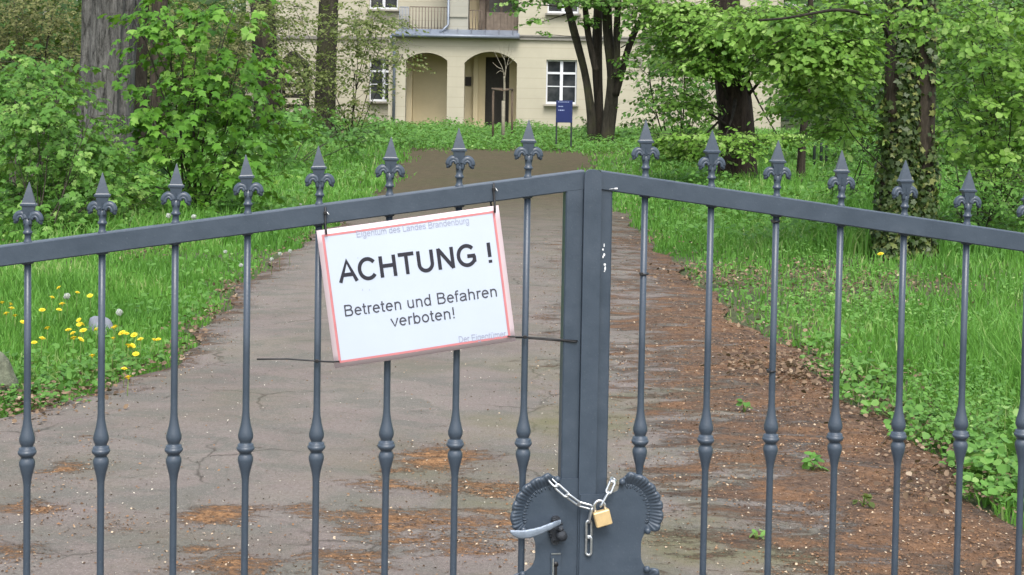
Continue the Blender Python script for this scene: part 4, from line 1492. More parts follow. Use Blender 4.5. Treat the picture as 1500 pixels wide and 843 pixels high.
# hinge posts outside the picture carry the leaves
for s, lab in ((-1, 'square iron gate post at the left end of the gate'), (1, 'square iron gate post at the right end of the gate')):
    t = thing('gate_post', lab, 'post', tuple(GO + GD * s * 1.66), GROT)
    mb = MB(); mb.box(-.05, .05, -.05, .05, -.05, 1.5, .004); mb.obj('post', M['gate'], t)
    mb = MB(); mb.add([(-.06, -.06, 1.501), (.06, -.06, 1.501), (.06, .06, 1.501), (-.06, .06, 1.501), (0, 0, 1.56)], [(0, 1, 4), (1, 2, 4), (2, 3, 4), (3, 0, 4), (3, 2, 1, 0)])
    mb.obj('post_cap', M['gate'], t)
    for z in (0.3, 1.1):
        mb = MB(); mb.tube([(-s * .058, 0, z - .03), (-s * .058, 0, z + .03)], .009, 10)
        mb.obj('hinge', M['gate'], t)


# ================================================================== CHAIN AND PADLOCK
def P3(px, py, off):
    u, z = gp(px, py, off)
    return np.array([u, -off, z])


def link_mesh(a, b, facing, width=.0125, wire=.0020, over=.0035):
    """one welded chain link from a to b, lying in the plane of a-b and `facing`"""
    a, b = np.array(a), np.array(b)
    d = b - a; L = np.linalg.norm(d); d /= L
    f = np.array(facing, float); f -= d * (f @ d); f /= np.linalg.norm(f)
    h = L / 2 + over; r = width / 2 - wire
    c = (a + b) / 2
    pts = []
    for t in np.linspace(-math.pi / 2, math.pi / 2, 9):
        pts.append(c + d * (h - r - wire + r * math.cos(t)) + f * r * math.sin(t))
    for t in np.linspace(math.pi / 2, 3 * math.pi / 2, 9):
        pts.append(c + d * (-(h - r - wire) + r * math.cos(t)) + f * r * math.sin(t))
    mb = MB(); mb.tube(pts, wire, 8, closed=True)
    return mb


chain = thing('chain', 'shiny zinc link chain looped across the gate joint with a loose end hanging down', 'chain', tuple(GO), GROT)
kn = [P3(806, 703, .022), P3(815, 712, .032), P3(831, 726, .036), P3(848, 738.5, .036), P3(866, 743.5, .040)]
fc = [(0, 1, .6), (.5, -.1, .8), (.35, -.75, .9), (.3, -.6, .9)]
for a, b, f in zip(kn, kn[1:], fc):
    link_mesh(a, b, f).obj('chain_link', M['chain'], chain)
kn = [P3(880, 741, .042), P3(891, 722, .040), P3(897.5, 706, .036), P3(899, 702, .012)]
fc = [(.35, 1, .2), (1, -.2, .3), (0, 1, .1)]
for a, b, f in zip(kn, kn[1:], fc):
    link_mesh(a, b, f).obj('chain_link', M['chain'], chain)
kn = [P3(867, 744, .038), P3(862.5, 764, .034), P3(862.5, 787, .032), P3(862, 812, .031)]
fc = [(.1, 1, .1), (1, .15, .1), (1, -.35, .05)]
for a, b, f in zip(kn, kn[1:], fc):
    link_mesh(a, b, f).obj('chain_link', M['chain'], chain)

pc = P3(882.5, 759, .044)
lock = thing('padlock', 'small brass padlock with a steel shackle hanging tilted from the chain', 'padlock', tuple(gw(pc[0], .044, pc[2])), GROT)
lock.rotation_euler = (0, math.radians(-15), GROT)
mb = MB(); mb.box(-.0135, .0135, -.0065, .0065, -.0125, .0125, .0016)
mb.obj('body', M['brass'], lock)
mb = MB()
pts = [(-.0088, 0, .011)] + [(-.0088 * math.cos(t), 0, .0195 + .0098 * math.sin(t)) for t in np.linspace(0, math.pi, 13)] + [(.0088, 0, .011)]
mb.tube(pts, .0024, 10)
mb.obj('shackle', M['steel'], lock)
mb = MB()
mb.lathe([(-.0139, .0038), (-.0126, .0040)], 0, 0, 12)
mb.obj('keyway', M['iron_dark'], lock)


# ================================================================== THE SIGN
c_tl, c_tr, c_br, c_bl = [np.array(gp(px, py, .0225)) for px, py in [(466, 338), (733, 301), (753, 500), (488, 541)]]
sx = (c_tr - c_tl + c_br - c_bl) / 2
SWD = float(np.linalg.norm(sx)); ang = math.atan2(sx[1], sx[0])
SHT = float((np.linalg.norm(c_tl - c_bl) + np.linalg.norm(c_tr - c_br)) / 2)
cc = (c_tl + c_tr + c_br + c_bl) / 4
sign = thing('warning_sign', 'white laminated warning sign with a red border tied crooked to the gate, reading ACHTUNG', 'sign', tuple(gw(cc[0], .0225, cc[1])))
sign.rotation_mode = 'XYZ'
sign.matrix_world = Matrix.Translation(Vector(gw(cc[0], .0225, cc[1]))) @ Matrix.Rotation(GROT, 4, 'Z') @ Matrix.Rotation(-ang, 4, 'Y')
hw, hh = SWD / 2, SHT / 2


def bow(x, z):                                     # the sheet bows a little between its ties
    return .0025 * (x / hw) ** 2 - .0016 * math.cos(z / hh * 1.5) + .0008 * math.sin(x * 31)


def sheet(mb, x0, x1, z0, z1, y, th=0.0, nx=16, nz=10):
    vs, fs = [], []
    for j in range(nz + 1):
        for i in range(nx + 1):
            x, z = x0 + (x1 - x0) * i / nx, z0 + (z1 - z0) * j / nz
            vs.append((x, y + bow(x, z), z))
    n = len(vs)
    for j in range(nz):
        for i in range(nx):
            a = j * (nx + 1) + i
            fs.append((a, a + 1, a + nx + 2, a + nx + 1))
    if th:
        vs += [(x, yy + th, z) for x, yy, z in vs]
        fs += [tuple(i + n for i in f[::-1]) for f in fs]
        rim = [i for i in range(nx + 1)] + [(j + 1) * (nx + 1) - 1 for j in range(1, nz + 1)] + [nz * (nx + 1) + i for i in range(nx - 1, -1, -1)] + [j * (nx + 1) for j in range(nz - 1, 0, -1)]
        for a, b in zip(rim, rim[1:] + rim[:1]):
            fs.append((b, a, a + n, b + n))
    mb.add(vs, fs, True)


mb = MB(); sheet(mb, -hw, hw, -hh, hh, 0, .0022)
mb.obj('panel', M['sign_edge'], sign)
mb = MB(); sheet(mb, -hw + .0115, hw - .0115, -hh + .0105, hh - .0105, -.00045)
mb.obj('printed_sheet', M['sign'], sign)
mb = MB()
bi, bw = .0075, .0036
sheet(mb, -hw + bi, hw - bi, hh - bi - bw, hh - bi, -.0008, 0, 16, 1)
sheet(mb, -hw + bi, hw - bi, -hh + bi, -hh + bi + bw, -.0008, 0, 16, 1)
sheet(mb, -hw + bi, -hw + bi + bw, -hh + bi + bw, hh - bi - bw, -.0008, 0, 1, 10)
sheet(mb, hw - bi - bw, hw - bi, -hh + bi + bw, hh - bi - bw, -.0008, 0, 1, 10)
mb.obj('red_border', M['red'], sign)


def sign_uv(px, py):                               # photograph point -> sheet coordinates
    p = np.array(gp(px, py, .0225)) - cc
    return p[0] * math.cos(ang) + p[1] * math.sin(ang), -p[0] * math.sin(ang) + p[1] * math.cos(ang)


# ---- lettering: plain grotesque strokes
def _ell(cx, cy, rx, ry, a0, a1, n=18):
    return [(cx + rx * math.cos(math.radians(a0 + (a1 - a0) * i / n)), cy + ry * math.sin(math.radians(a0 + (a1 - a0) * i / n))) for i in range(n + 1)]


def _cr(*p):
    return [tuple(q) for q in smooth_poly(p, 6)]


GLYPH = {
    'A': (667, [[(38, 0), (334, 700), (630, 0)], [(150, 245), (518, 245)]]),
    'B': (667, [[(118, 0), (118, 716)], [(118, 673), (360, 673)] + _ell(365, 532, 180, 141, 85, -85, 12) + [(118, 388)], [(118, 388), (390, 388)] + _ell(400, 216, 190, 172, 85, -85, 12) + [(118, 43)]]),
    'C': (722, [_ell(378, 358, 298, 326, 38, 322, 30)]),
    'D': (722, [[(123, 0), (123, 716)], [(123, 673), (310, 673)] + _ell(330, 358, 300, 315, 85, -85, 20) + [(123, 43)]]),
    'E': (667, [[(123, 0), (123, 716)], [(123, 673), (610, 673)], [(123, 378), (580, 378)], [(123, 43), (622, 43)]]),
    'G': (778, [_ell(395, 358, 305, 326, 42, 322, 30) + [(662, 165), (662, 328)], [(704, 330), (410, 330)]]),
    'H': (722, [[(123, 0), (123, 716)], [(600, 0), (600, 716)], [(123, 378), (600, 378)]]),
    'L': (556, [[(117, 0), (117, 716)], [(117, 43), (520, 43)]]),
    'N': (722, [[(120, 0), (120, 716)], [(602, 0), (602, 716)], [(112, 700), (610, 16)]]),
    'T': (611, [[(21, 673), (590, 673)], [(305, 0), (305, 673)]]),
    'U': (722, [[(122, 716), (122, 280)] + _ell(361, 272, 239, 236, 180, 360, 18) + [(600, 716)]]),
    'a': (556, [_cr((82, 372), (120, 440), (260, 478), (400, 440), (445, 350), (445, 120), (478, 4)), _cr((443, 300), (300, 272), (150, 240), (82, 160), (110, 70), (210, 36), (330, 62), (415, 125), (443, 200))]),
    'b': (556, [[(108, 0), (108, 716)], _ell(287, 258, 186, 222, 0, 360, 28)]),
    'd': (556, [[(448, 0), (448, 716)], _ell(269, 258, 186, 222, 0, 360, 28)]),
    'e': (556, [[(90, 275), (474, 275)] + _ell(280, 258, 194, 222, 5, 318, 28)]),
    'f': (278, [_cr((108, 0), (108, 300), (108, 580), (140, 660), (280, 676)), [(14, 480), (258, 480)]]),
    'g': (556, [_ell(262, 262, 186, 220, 0, 360, 28), _cr((448, 519), (448, 200), (448, -30), (425, -125), (330, -172), (200, -168), (112, -128), (84, -62))]),
    'h': (556, [[(108, 0), (108, 716)], _ell(278, 318, 170, 164, 176, 0, 14) + [(448, 0)]]),
    'i': (222, [[(110, 0), (110, 519)], [(110, 618), (110, 716)]]),
    'm': (833, [[(108, 0), (108, 519)], _ell(262, 336, 154, 146, 176, 0, 12) + [(416, 0)], _ell(570, 336, 154, 146, 176, 0, 12) + [(724, 0)]]),
    'n': (556, [[(108, 0), (108, 519)], _ell(278, 318, 170, 164, 176, 0, 14) + [(448, 0)]]),
    'o': (556, [_ell(277, 258, 196, 222, 0, 360, 30)]),
    'r': (333, [[(108, 0), (108, 519)], _cr((108, 280), (130, 400), (200, 470), (340, 468))]),
    's': (500, [_cr((425, 385), (375, 455), (250, 479), (120, 448), (82, 375), (140, 305), (260, 270), (385, 225), (428, 145), (375, 65), (250, 38), (115, 68), (68, 150))]),
    't': (278, [_cr((122, 670), (122, 400), (122, 120), (160, 48), (268, 42)), [(14, 480), (262, 480)]]),
    'u': (556, [[(448, 0), (448, 519)], [(108, 519), (108, 208)] + _ell(278, 200, 170, 164, 180, 356, 14)]),
    'v': (500, [[(22, 519), (250, 22), (478, 519)]]),
    '!': (278, [[(139, 205), (139, 716)], [(139, 0), (139, 102)]]),
    ' ': (278, []),
}
GLYPH['ü'] = (556, GLYPH['u'][1] + [[(180, 612), (180, 700)], [(370, 612), (370, 700)]])


def stroke_strip(pts, w):
    P = np.array(pts, float)
    closed = np.linalg.norm(P[0] - P[-1]) < 1
    T = np.diff(P, axis=0); T /= np.linalg.norm(T, axis=1)[:, None] + 1e-9
    Nn = np.column_stack([-T[:, 1], T[:, 0]])
    if closed:
        a = np.vstack([Nn[-1:], Nn]); c = np.vstack([Nn, Nn[:1]])
    else:
        a = np.vstack([Nn[:1], Nn]); c = np.vstack([Nn, Nn[-1:]])
    m = a + c
    m = m / np.maximum(np.sum(m * m, 1, keepdims=True) / 2, .55)
    return P + m * w / 2, P - m * w / 2


def lettering(text, px_a, px_b, cap_px, mat, weight=88, spacing=0, parent=sign):
    """text whose baseline runs from px_a to px_b, each character an object of its own"""
    xa, za = sign_uv(*px_a); xb, zb = sign_uv(*px_b)
    pen, items = 0, []
    for ch in text:
        adv, strokes = GLYPH[ch]
        items.append((pen, strokes))
        pen += adv + spacing
    allx = [p[0] + o + sgn * weight * .42 for o, st in items for q in st for p in q for sgn in (-1, 1)]
    x0, x1 = min(allx), max(allx)
    kx = (xb - xa) / (x1 - x0); kz = cap_px / 905.0 / 716
    for o, strokes in items:
        if not strokes:
            continue
        mb = MB()
        for j, st in enumerate(strokes):
            A, B = stroke_strip(st, weight)
            vs = []
            for p in list(A) + list(B):
                x = xa + (p[0] + o - x0) * kx
                z = za + (zb - za) * (p[0] + o - x0) / (x1 - x0) + p[1] * kz
                vs.append((x, bow(x, z) - .0009 - .00006 * j, z))
            n = len(A)
            mb.add(vs, [(i, i + 1, n + i + 1, n + i) for i in range(n - 1)])
        mb.obj('letter', M[mat], parent)


lettering('Eigentum des Landes Brandenburg', (523, 348), (687, 327.5), 9.2, 'ink3', 78)
lettering('ACHTUNG', (497, 415), (700, 388), 31, 'ink', 128, 20)
lettering('!', (716.5, 385.3), (720.8, 384.7), 29.5, 'ink', 104)
lettering('Betreten und Befahren', (506, 464), (728, 434.5), 16.6, 'ink2', 90, 20)
lettering('verboten!', (573, 479), (666, 466.5), 16.6, 'ink2', 90, 20)
lettering('Der Eigentümer', (673, 502.5), (742, 493.5), 9.6, 'ink3', 78)
for (px, py) in [(531, 424), (541, 424.5), (524, 378), (531, 425)]:
    x, z = sign_uv(px, py)
    mb = MB(); mb.prism([(x - .0006, z - .001), (x + .0006, z - .0006), (x + .0002, z + .0016)], bow(x, z) - .0010, bow(x, z) - .0007)
    mb.obj('scuff', M['ink3'], sign)


# ---- cable ties
def tie(label, paths, r=.0014, flat=2.0, name='cable_tie', head=None):
    root = thing(name, label, 'cable tie', tuple(GO), GROT)
    mb = MB()
    for p in paths:
        mb.tube(p, r, 6)
    mb.obj('strap', M['tie'], root)
    if head is not None:
        mb = MB(); x, y, z = head
        mb.box(x - .0028, x + .0028, y - .0022, y + .0022, z - .0026, z + .0026, .0006)
        mb.obj('tie_head', M['tie'], root)
    return root


def loop_over_rail(px, top_y, bot_y, label):
    u0, z0 = gp(px, top_y, .017)
    u1, z1 = gp(px + 1.5, bot_y, .027)
    pth = [(u1, -.0265, z1), (u0 + .001, -.0245, z0 - .034), (u0, -.0172, z0 - .012), (u0, -.0165, z0 - .001), (u0, -.013, z0 + .0012), (u0, .013, z0 + .0012), (u0, .0168, z0 - .002), (u0, .0168, z0 - .034), (u0 + .001, -.005, z1 - .002), (u1, -.0195, z1 - .001)]
    t = tie(label, [pth], .0017, head=(u0, -.0185, z0 - .008))
    mb = MB(); mb.tube([(u0 + .002, -.0190, z0 - .006), (u0 + .006, -.0200, z0 - .011)], .0008, 5)
    mb.obj('cut_end', M['chip'], t)


loop_over_rail(476.5, 304.5, 344, 'black cable tie over the rail holding the upper left corner of the sign')
loop_over_rail(723.5, 270, 312, 'black cable tie over the rail holding the upper right corner of the sign')
a, b, c, d = P3(376, 526.5, .028), P3(463, 528.5, .012), P3(497, 530, .0275), P3(420, 526, .026)
tie('black cable tie with a long loose tail at the lower left corner of the sign', [[a, d, P3(462, 529, .0095), P3(478, 530, .020), c, P3(497, 530.5, .019), P3(475, 530, -.004), P3(464, 529, -.0085), P3(457, 528.5, 0)]], head=tuple(P3(464, 529, .0105)))
tie('black cable tie from the lower right corner of the sign to the meeting stile', [[P3(744, 493, .0275), P3(768, 494, .012), P3(800, 496, .016), P3(846, 500, .0172), P3(842, 501, .0172), P3(800, 498, .010), P3(765, 495, -.009), P3(745, 494.5, .018)]], head=tuple(P3(769, 494, .0125)))


def band(px, py, label):
    u, z = gp(px, py)
    tie(label, [[(u + .0068 * math.cos(t), .0068 * math.sin(t), z + .0006 * math.sin(t)) for t in np.linspace(0, 6.28, 14)]], .0016, name='cable_tie', head=(u - .006, -.006, z))


band(1136, 324, 'short black cable tie right under the top rail of the gate leaf without a handle')
band(1129.5, 543, 'short black cable tie halfway down a bar, in front of the heap of dry leaves')
band(943.5, 401, 'short black cable tie on the bar next to the chipped white paint')
# ================================================================== TREES
def tree_root(name, label, base, group=None):
    return thing(name, label, 'tree', tuple(base), 0, group)


# old grey tree on the left
Yb = 27.0
b0 = ground(152, 222); b0 = at(152, 222, Yb); b0[2] = 0
t = tree_root('old_tree', 'thick old tree trunk with deeply furrowed grey bark among the maple shrubs', b0)
mb = MB()
pts = [b0 + np.array([0, 0, -.2]), at(154, 195, Yb), at(156, 130, Yb), at(160, 60, Yb), at(163, 0, Yb), at(164, -120, Yb), at(158, -330, Yb)]
k = Yb / FPX
trunk_tube(mb, pts, [46 * k, 39 * k, 37.5 * k, 38 * k, 40 * k, 37 * k, 30 * k], b0, 72, .095, 3, 60)
mb.obj('trunk', M['bark_old'], t)
high_crown(t, b0, b0 + np.array([0, 0, 9]), (5, 4.5, 3), 300)

# second, dark trunk just behind it
Yb = 31.0
b1 = at(206, 214, Yb); b1[2] = 0
t = tree_root('dark_tree', 'slim dark trunk half hidden behind the thick grey trunk', b1)
mb = MB(); k = Yb / FPX
trunk_tube(mb, [b1, at(207, 130, Yb), at(208, 40, Yb), at(214, -40, Yb), at(222, -300, Yb)], [10 * k, 9 * k, 9 * k, 8 * k, 6 * k], b1, 14, .05, 4)
mb.obj('trunk', M['bark_dark'], t)
b1 = at(233, 222, 26); b1[2] = 0
t = tree_root('brown_tree', 'brown trunk showing through the leaves of the tall maple sapling', b1)
mb = MB(); k = 26 / FPX
trunk_tube(mb, [b1, at(232, 150, 26), at(232, 60, 26), at(236, -60, 26), at(240, -300, 26)], [15 * k, 13 * k, 12 * k, 11 * k, 8 * k], b1, 16, .06, 5)
mb.obj('trunk', M['bark_brown'], t)

# two dark trunks before the left wing of the house
for (lab, Yb, pts, rr, mt, sd_) in [
    ('dark tree trunk leaning beside the maple sapling in front of the house wing', 40.0, [(392, 214), (390, 150), (388, 80), (384, 10), (380, -60), (372, -280)], [22, 18, 17, 17, 16, 12], 'bark_dark', 6),
    ('straight dark trunk with greenish bark rising before the left end of the house', 40.0, [(476, 212), (476, 170), (478, 100), (481, 30), (483, -40), (486, -280)], [18, 15, 14.5, 14, 13.5, 10], 'bark_moss', 7)]:
    b = at(*pts[0], Yb); b[2] = 0
    t = tree_root('dark_tree' if sd_ == 6 else 'park_tree', lab, b)
    k = Yb / FPX; mb = MB()
    trunk_tube(mb, [b] + [at(x, y, Yb) for x, y in pts[1:]], [r * k for r in rr], b, 22, .06, sd_)
    mb.obj('trunk', M[mt], t)
    c = at(pts[-1][0], pts[-1][1] - 170, Yb)
    high_crown(t, b, c, (3.0, 3.0, 2.0), 110, .18, 'linden')

# several-stemmed tree in front of the house
Yb = 42.0
b = at(882, 209, Yb); b[2] = 0
k = Yb / FPX
t = tree_root('multi_stemmed_tree', 'tree with several dark stems spreading from one base in front of the house', b)
stems = [([(868, 212), (867, 190), (866, 166), (858, 110), (841, 48), (832, 12), (826, -20), (812, -110)], [8, 7, 6.5, 5.2, 5.8, 5, 4.5, 3], 'bark_moss'),
         ([(878, 212), (878, 190), (877, 150), (874.5, 100), (875, 48), (876, 10), (873, -110)], [7, 6.5, 6.5, 7.5, 7, 6, 4], 'bark_dark'),
         ([(889, 214), (890, 195), (895, 160), (899, 115), (894, 80), (890, 48), (889, 0), (886, -110)], [10.5, 10, 9.5, 8, 7, 6.8, 7, 4], 'bark_moss'),
         ([(901, 140), (911, 105), (919, 75), (930, 46), (943, 22), (965, -30)], [6, 5.2, 4.8, 4.5, 4, 2.5], 'bark_dark'),
         ([(873, 105), (866, 75), (861, 48), (857, 12), (850, -70)], [5, 4.8, 5, 4.2, 3], 'bark_dark'),
         ([(902, 112), (904, 80), (903, 48), (905, 12), (912, -50)], [4.5, 4.5, 5, 4.5, 3], 'bark_moss')]
for i, (pp, rr, mt) in enumerate(stems):
    P = [at(x, y, Yb + (0.25 if i == 1 else -.1 * i)) for x, y in pp]
    if i < 3:
        P[0][2] = -0.15
    mb = MB(); trunk_tube(mb, P, [r * k for r in rr], b, 18, .06, 20 + i)
    mb.obj('trunk', M[mt], t)
bl = pxblobs(Yb, [(885, 2, 50, 12, -.5), (935, 12, 34, 20, -1), (918, 36, 12, 10, -1), (795, 0, 26, 8, -1), (782, 32, 12, 8, -1.5), (796, 50, 10, 4, -1.5), (965, 40, 28, 26, -1), (845, 0, 30, 8, -1), (965, 85, 22, 20, -1.4),
                  (918, 88, 9, 12, -1), (915, 108, 14, 6, -1), (735, 4, 16, 6, -1.5), (765, 14, 10, 6, -1.5), (855, 30, 16, 10, -.7)])
n = 400
pos, ld, ln, sz, tt, A, B = twig_sprays(n, bl, 7, .35, .10, 0, bright=.05)
child('crown', leaf_mesh('crown', pos - b, ld, ln, sz, tt, 'round', M['hornbeam']), t)
child('twig', twig_mesh(A - b, B - b, .008, 'twig', M['twig']), t)
mb = MB()
for (p, q, r) in [((836, 18), (788, 34), .025), ((846, 55), (800, 50), .012), ((835, 10), (740, 2), .02), ((910, 70), (926, 58), .02), ((906, 112), (924, 106), .012)]:
    mb.tube(curve_pts(at(*p, Yb - .3), at(*q, Yb - 1.2), 7, .05) - b, np.linspace(r, r * .3, 7), 5)
mb.obj('branch', M['bark_dark'], t)
high_crown(t, b, at(880, -110, Yb), (3.2, 3, 1.4), 260, .13, 'hornbeam')

# thick dark trunk with layered light foliage, right of the middle
Yb = 25.0
b = at(1080, 268, Yb); b[2] = 0
k = Yb / FPX
t = tree_root('beech_tree', 'thick dark brown trunk carrying flat tiers of pale green leaves right of the house', b)
mb = MB()
trunk_tube(mb, [b + [0, 0, -.1], at(1081, 240, Yb), at(1079, 190, Yb), at(1074, 130, Yb), at(1066, 60, Yb), at(1060, 0, Yb), at(1055, -200, Yb)],
           [31 * k, 27 * k, 26 * k, 25 * k, 24 * k, 22 * k, 17 * k], b, 26, .06, 9)
mb.obj('trunk', M['bark_red'], t)
bl = pxblobs(Yb, [(1005, 30, 40, 26, -1.2), (1060, 50, 50, 40, -1.6), (1110, 30, 50, 30, -1.0), (1035, 98, 34, 14, -1.6), (1000, 150, 24, 12, -1.2), (1110, 85, 30, 14, -1),
                  (1040, 206, 60, 8, -1.8), (1120, 196, 55, 7, -1.5), (1150, 60, 30, 26, -.6), (975, 66, 26, 12, -.6), (1000, 215, 40, 8, -1), (985, 8, 45, 12, -1)])
n = 1750
pos, ld, ln, sz, tt, A, B = twig_sprays(n, bl, 9, .42, .082, .17, bright=.10)
child('crown', leaf_mesh('crown', pos - b, ld, ln, sz, tt, 'oval', M['linden']), t)
child('twig', twig_mesh(A - b, B - b, .005, 'twig', M['twig']), t)
mb = MB()
for c, r in bl:
    q = at(1078, 140 + random.uniform(-100, 60), Yb)
    mb.tube(curve_pts(q, np.array(c) + [r[0] * .3, 0, 0], 8, .06) - b, np.linspace(.035, .008, 8), 6)
mb.obj('branch', M['bark_dark'], t)
high_crown(t, b, at(1060, -230, Yb), (3, 2.5, 1.5), 150, .12, 'linden')

# ivy-clad tree on the right verge
Yb = 14.4
b = at(1322, 372, Yb); b[2] = 0
k = Yb / FPX
t = tree_root('ivy_clad_tree', 'grey brown twin trunk wrapped in ivy on the grass to the right of the path', b)
mb = MB()
tw = [[(1310, 378), (1311, 340), (1314, 260), (1318, 150), (1318, 60), (1316, 0), (1312, -160)], [(1346, 376), (1347, 330), (1349, 250), (1351, 150), (1352, 60), (1352, 0), (1356, -160)]]
IV = []
for j, (pp, rr) in enumerate(zip(tw, ([27, 25, 23, 21, 19, 18.5, 15], [20, 19, 18, 18, 18, 17, 13]))):
    P = [at(x, y, Yb + (.06 if j else 0)) for x, y in pp]
    P[0][2] = -.1
    Q = trunk_tube(mb, P, [r * k for r in rr], b, 30, .06, 31 + j, 46)
    IV.append((Q, np.interp(np.linspace(0, 1, 46), np.linspace(0, 1, 7), [r * k for r in rr])))
mb.obj('trunk', M['bark_brown'], t)
mb = MB()
for pp, r in [([(1303, 60), (1290, 33), (1262, 20), (1225, 15), (1190, 20), (1150, 27), (1112, 30)], .019), ([(1240, 15), (1200, 30), (1165, 48), (1130, 66)], .008), ([(1302, 95), (1297, 70), (1296, 45)], .010),
              ([(1300, 250), (1270, 222), (1250, 200), (1235, 176)], .007), ([(1264, 34), (1250, 60), (1230, 80)], .006)]:
    P = [at(x, y, Yb - .25 - (.45 if pp[0][1] < 80 else .22) * i) for i, (x, y) in enumerate(pp)]
    mb.tube(np.array(smooth_poly(P, 4)) - b, np.linspace(r, r * .45, (len(P) - 1) * 4 + 1), 7)
mb.obj('branch', M['bark_dark'], t)
bl = pxblobs(Yb - 1.0, [(1225, 66, 36, 34), (1175, 60, 44, 34), (1130, 16, 50, 16), (1215, 125, 40, 26, 1), (1250, 10, 22, 16), (1170, 110, 36, 20, 1), (1190, 165, 50, 18, 1.5), (1240, 195, 24, 20, 1),
                        (1345, 30, 14, 18, -.1), (1335, 100, 8, 8, .1)])
n = 780
pos, ld, ln, sz, tt, A, B = twig_sprays(n, bl, 9, .30, .066, .12, bright=.06)
child('crown', leaf_mesh('crown', pos - b, ld, ln, sz, tt, 'oval', M['linden']), t)
child('twig', twig_mesh(A - b, B - b, .003, 'twig', M['twig']), t)
high_crown(t, b, at(1320, -330, Yb), (2.6, 2.2, 1.2), 150, .10, 'linden')
# the ivy itself
iv = thing('ivy', 'ivy with small pale and dark leaves climbing the twin trunk right of the path', 'climbing plant', tuple(b))
n = 5200
zz = RNG.random(n) ** 1.15 * 2.75
src = (RNG.random(n) < .36).astype(int)
ang_ = RNG.normal(-math.pi / 2, 1.05, n)
pos = np.zeros((n, 3)); nr = np.zeros((n, 3)); keep = np.zeros(n, bool)
for j in (0, 1):
    Q, rr = IV[j]
    c = np.stack([np.interp(zz, Q[:, 2], Q[:, a]) for a in range(3)], 1)
    r_ = np.interp(zz, Q[:, 2], rr)
    o_ = np.stack([np.cos(ang_), np.sin(ang_), 0 * zz], 1)
    s_ = src == j
    pos[s_] = (c + o_ * (r_ + RNG.uniform(.0, .07, n))[:, None])[s_]
    nr[s_] = o_[s_]
    den = np.sin(ang_ * 2 + zz * 2.1) + np.sin(zz * 3.7 + ang_) + (1.3 if j == 0 else .0) - .55 * zz * (1 if j == 0 else .5) + (0.9 * (np.cos(ang_ + .3) > 0) if j == 0 else 0)
    keep |= s_ & (den + RNG.normal(0, .35, n) > 0)
keep |= zz < .85
pos, nr = pos[keep], nr[keep]; m = len(pos)
child('leaves', leaf_mesh('leaves', pos - b, np.array([0, -.2, -.8]) + RNG.normal(0, .5, (m, 3)), nr + np.array([0, 0, .5]) + RNG.normal(0, .35, (m, 3)), RNG.uniform(.035, .075, m),
                          np.clip(np.where(RNG.random(m) < .22, .9, .26) + RNG.normal(0, .15, m), 0, 1), 'maple', M['ivy']), iv)
mb = MB()
for a_ in (-2.3, -1.7, -1.1, -.6):
    Q, rr = IV[0]
    P = [Q[i] + np.array([math.cos(a_ + .25 * math.sin(i * .5)), math.sin(a_ + .25 * math.sin(i * .5)), 0]) * (rr[i] * 1.06) for i in range(0, 34)]
    mb.tube(np.array(P) - b, np.linspace(.012, .004, 34), 5)
mb.obj('vine', M['twig'], iv)

# slim trunk behind, and a stump of dark earth under the hornbeam
Yb = 25.5
b = at(1173, 264, Yb); b[2] = 0; k = Yb / FPX
t = tree_root('slim_tree', 'slim grey brown sapling trunk between the thick dark trunk and the ivy-clad one', b)
mb = MB(); trunk_tube(mb, [b, at(1174, 230, Yb), at(1177, 190, Yb), at(1182, 140, Yb), at(1186, 60, Yb), at(1190, -100, Yb)], [7 * k, 6 * k, 5.5 * k, 5 * k, 4.5 * k, 3 * k], b, 12, .05, 12)
mb.obj('trunk', M['bark_brown'], t)
high_crown(t, b, at(1188, -80, Yb), (1.5, 1.5, .9), 90, .10, 'linden')

# ================================================================== SHRUBS AND SAPLINGS
Y = 17.0
b = ground(300, 330)
s1 = shrub('maple_sapling', 'tall bright green maple sapling with large lobed leaves left of the path', 'sapling', ground(285, 322),
           pxblobs(Y, [(240, 20, 46, 40), (290, 30, 60, 40), (345, 20, 40, 26), (270, 85, 75, 42), (350, 95, 42, 30), (290, 140, 80, 38), (365, 138, 40, 26), (300, 190, 95, 42), (375, 180, 42, 30),
                       (260, 235, 85, 38), (340, 240, 62, 38), (220, 180, 40, 30), (230, 290, 60, 30, -.6), (310, 300, 60, 26, -.3), (205, 130, 16, 12), (195, 25, 10, 26)], .9),
           .100, 'maple', 'maple', 2.9, 10, .38, .18, .013, bright=.14, droop=.6, singles=300)
shrub('maple_shrub', 'low maple shrub with pale drooping leaves before the thick grey trunk', 'shrub', ground(60, 352),
      pxblobs(15.5, [(40, 130, 60, 36, 1), (70, 170, 60, 30), (20, 190, 50, 36), (100, 200, 52, 34), (60, 230, 80, 40), (130, 245, 50, 36), (20, 280, 60, 44), (95, 290, 70, 44), (165, 290, 50, 40), (145, 150, 14, 10, -.3),
                     (185, 320, 50, 30), (60, 340, 80, 24, -.4)], .8),
      .068, 'maple', 'fresh', 2.7, 10, .27, .12, .008, bright=.20, droop=.55, singles=300)
shrub('maple_shrub', 'darker maple shrub at the left edge behind the pale one', 'shrub', ground(20, 300),
      pxblobs(21, [(20, 110, 60, 40), (80, 120, 50, 40), (-40, 150, 70, 60), (110, 90, 16, 16), (20, 200, 90, 50), (110, 210, 30, 40)], 1.0), .12, 'maple', 'fresh', 2.6, 8, .42, .18, .014, bright=-.05)
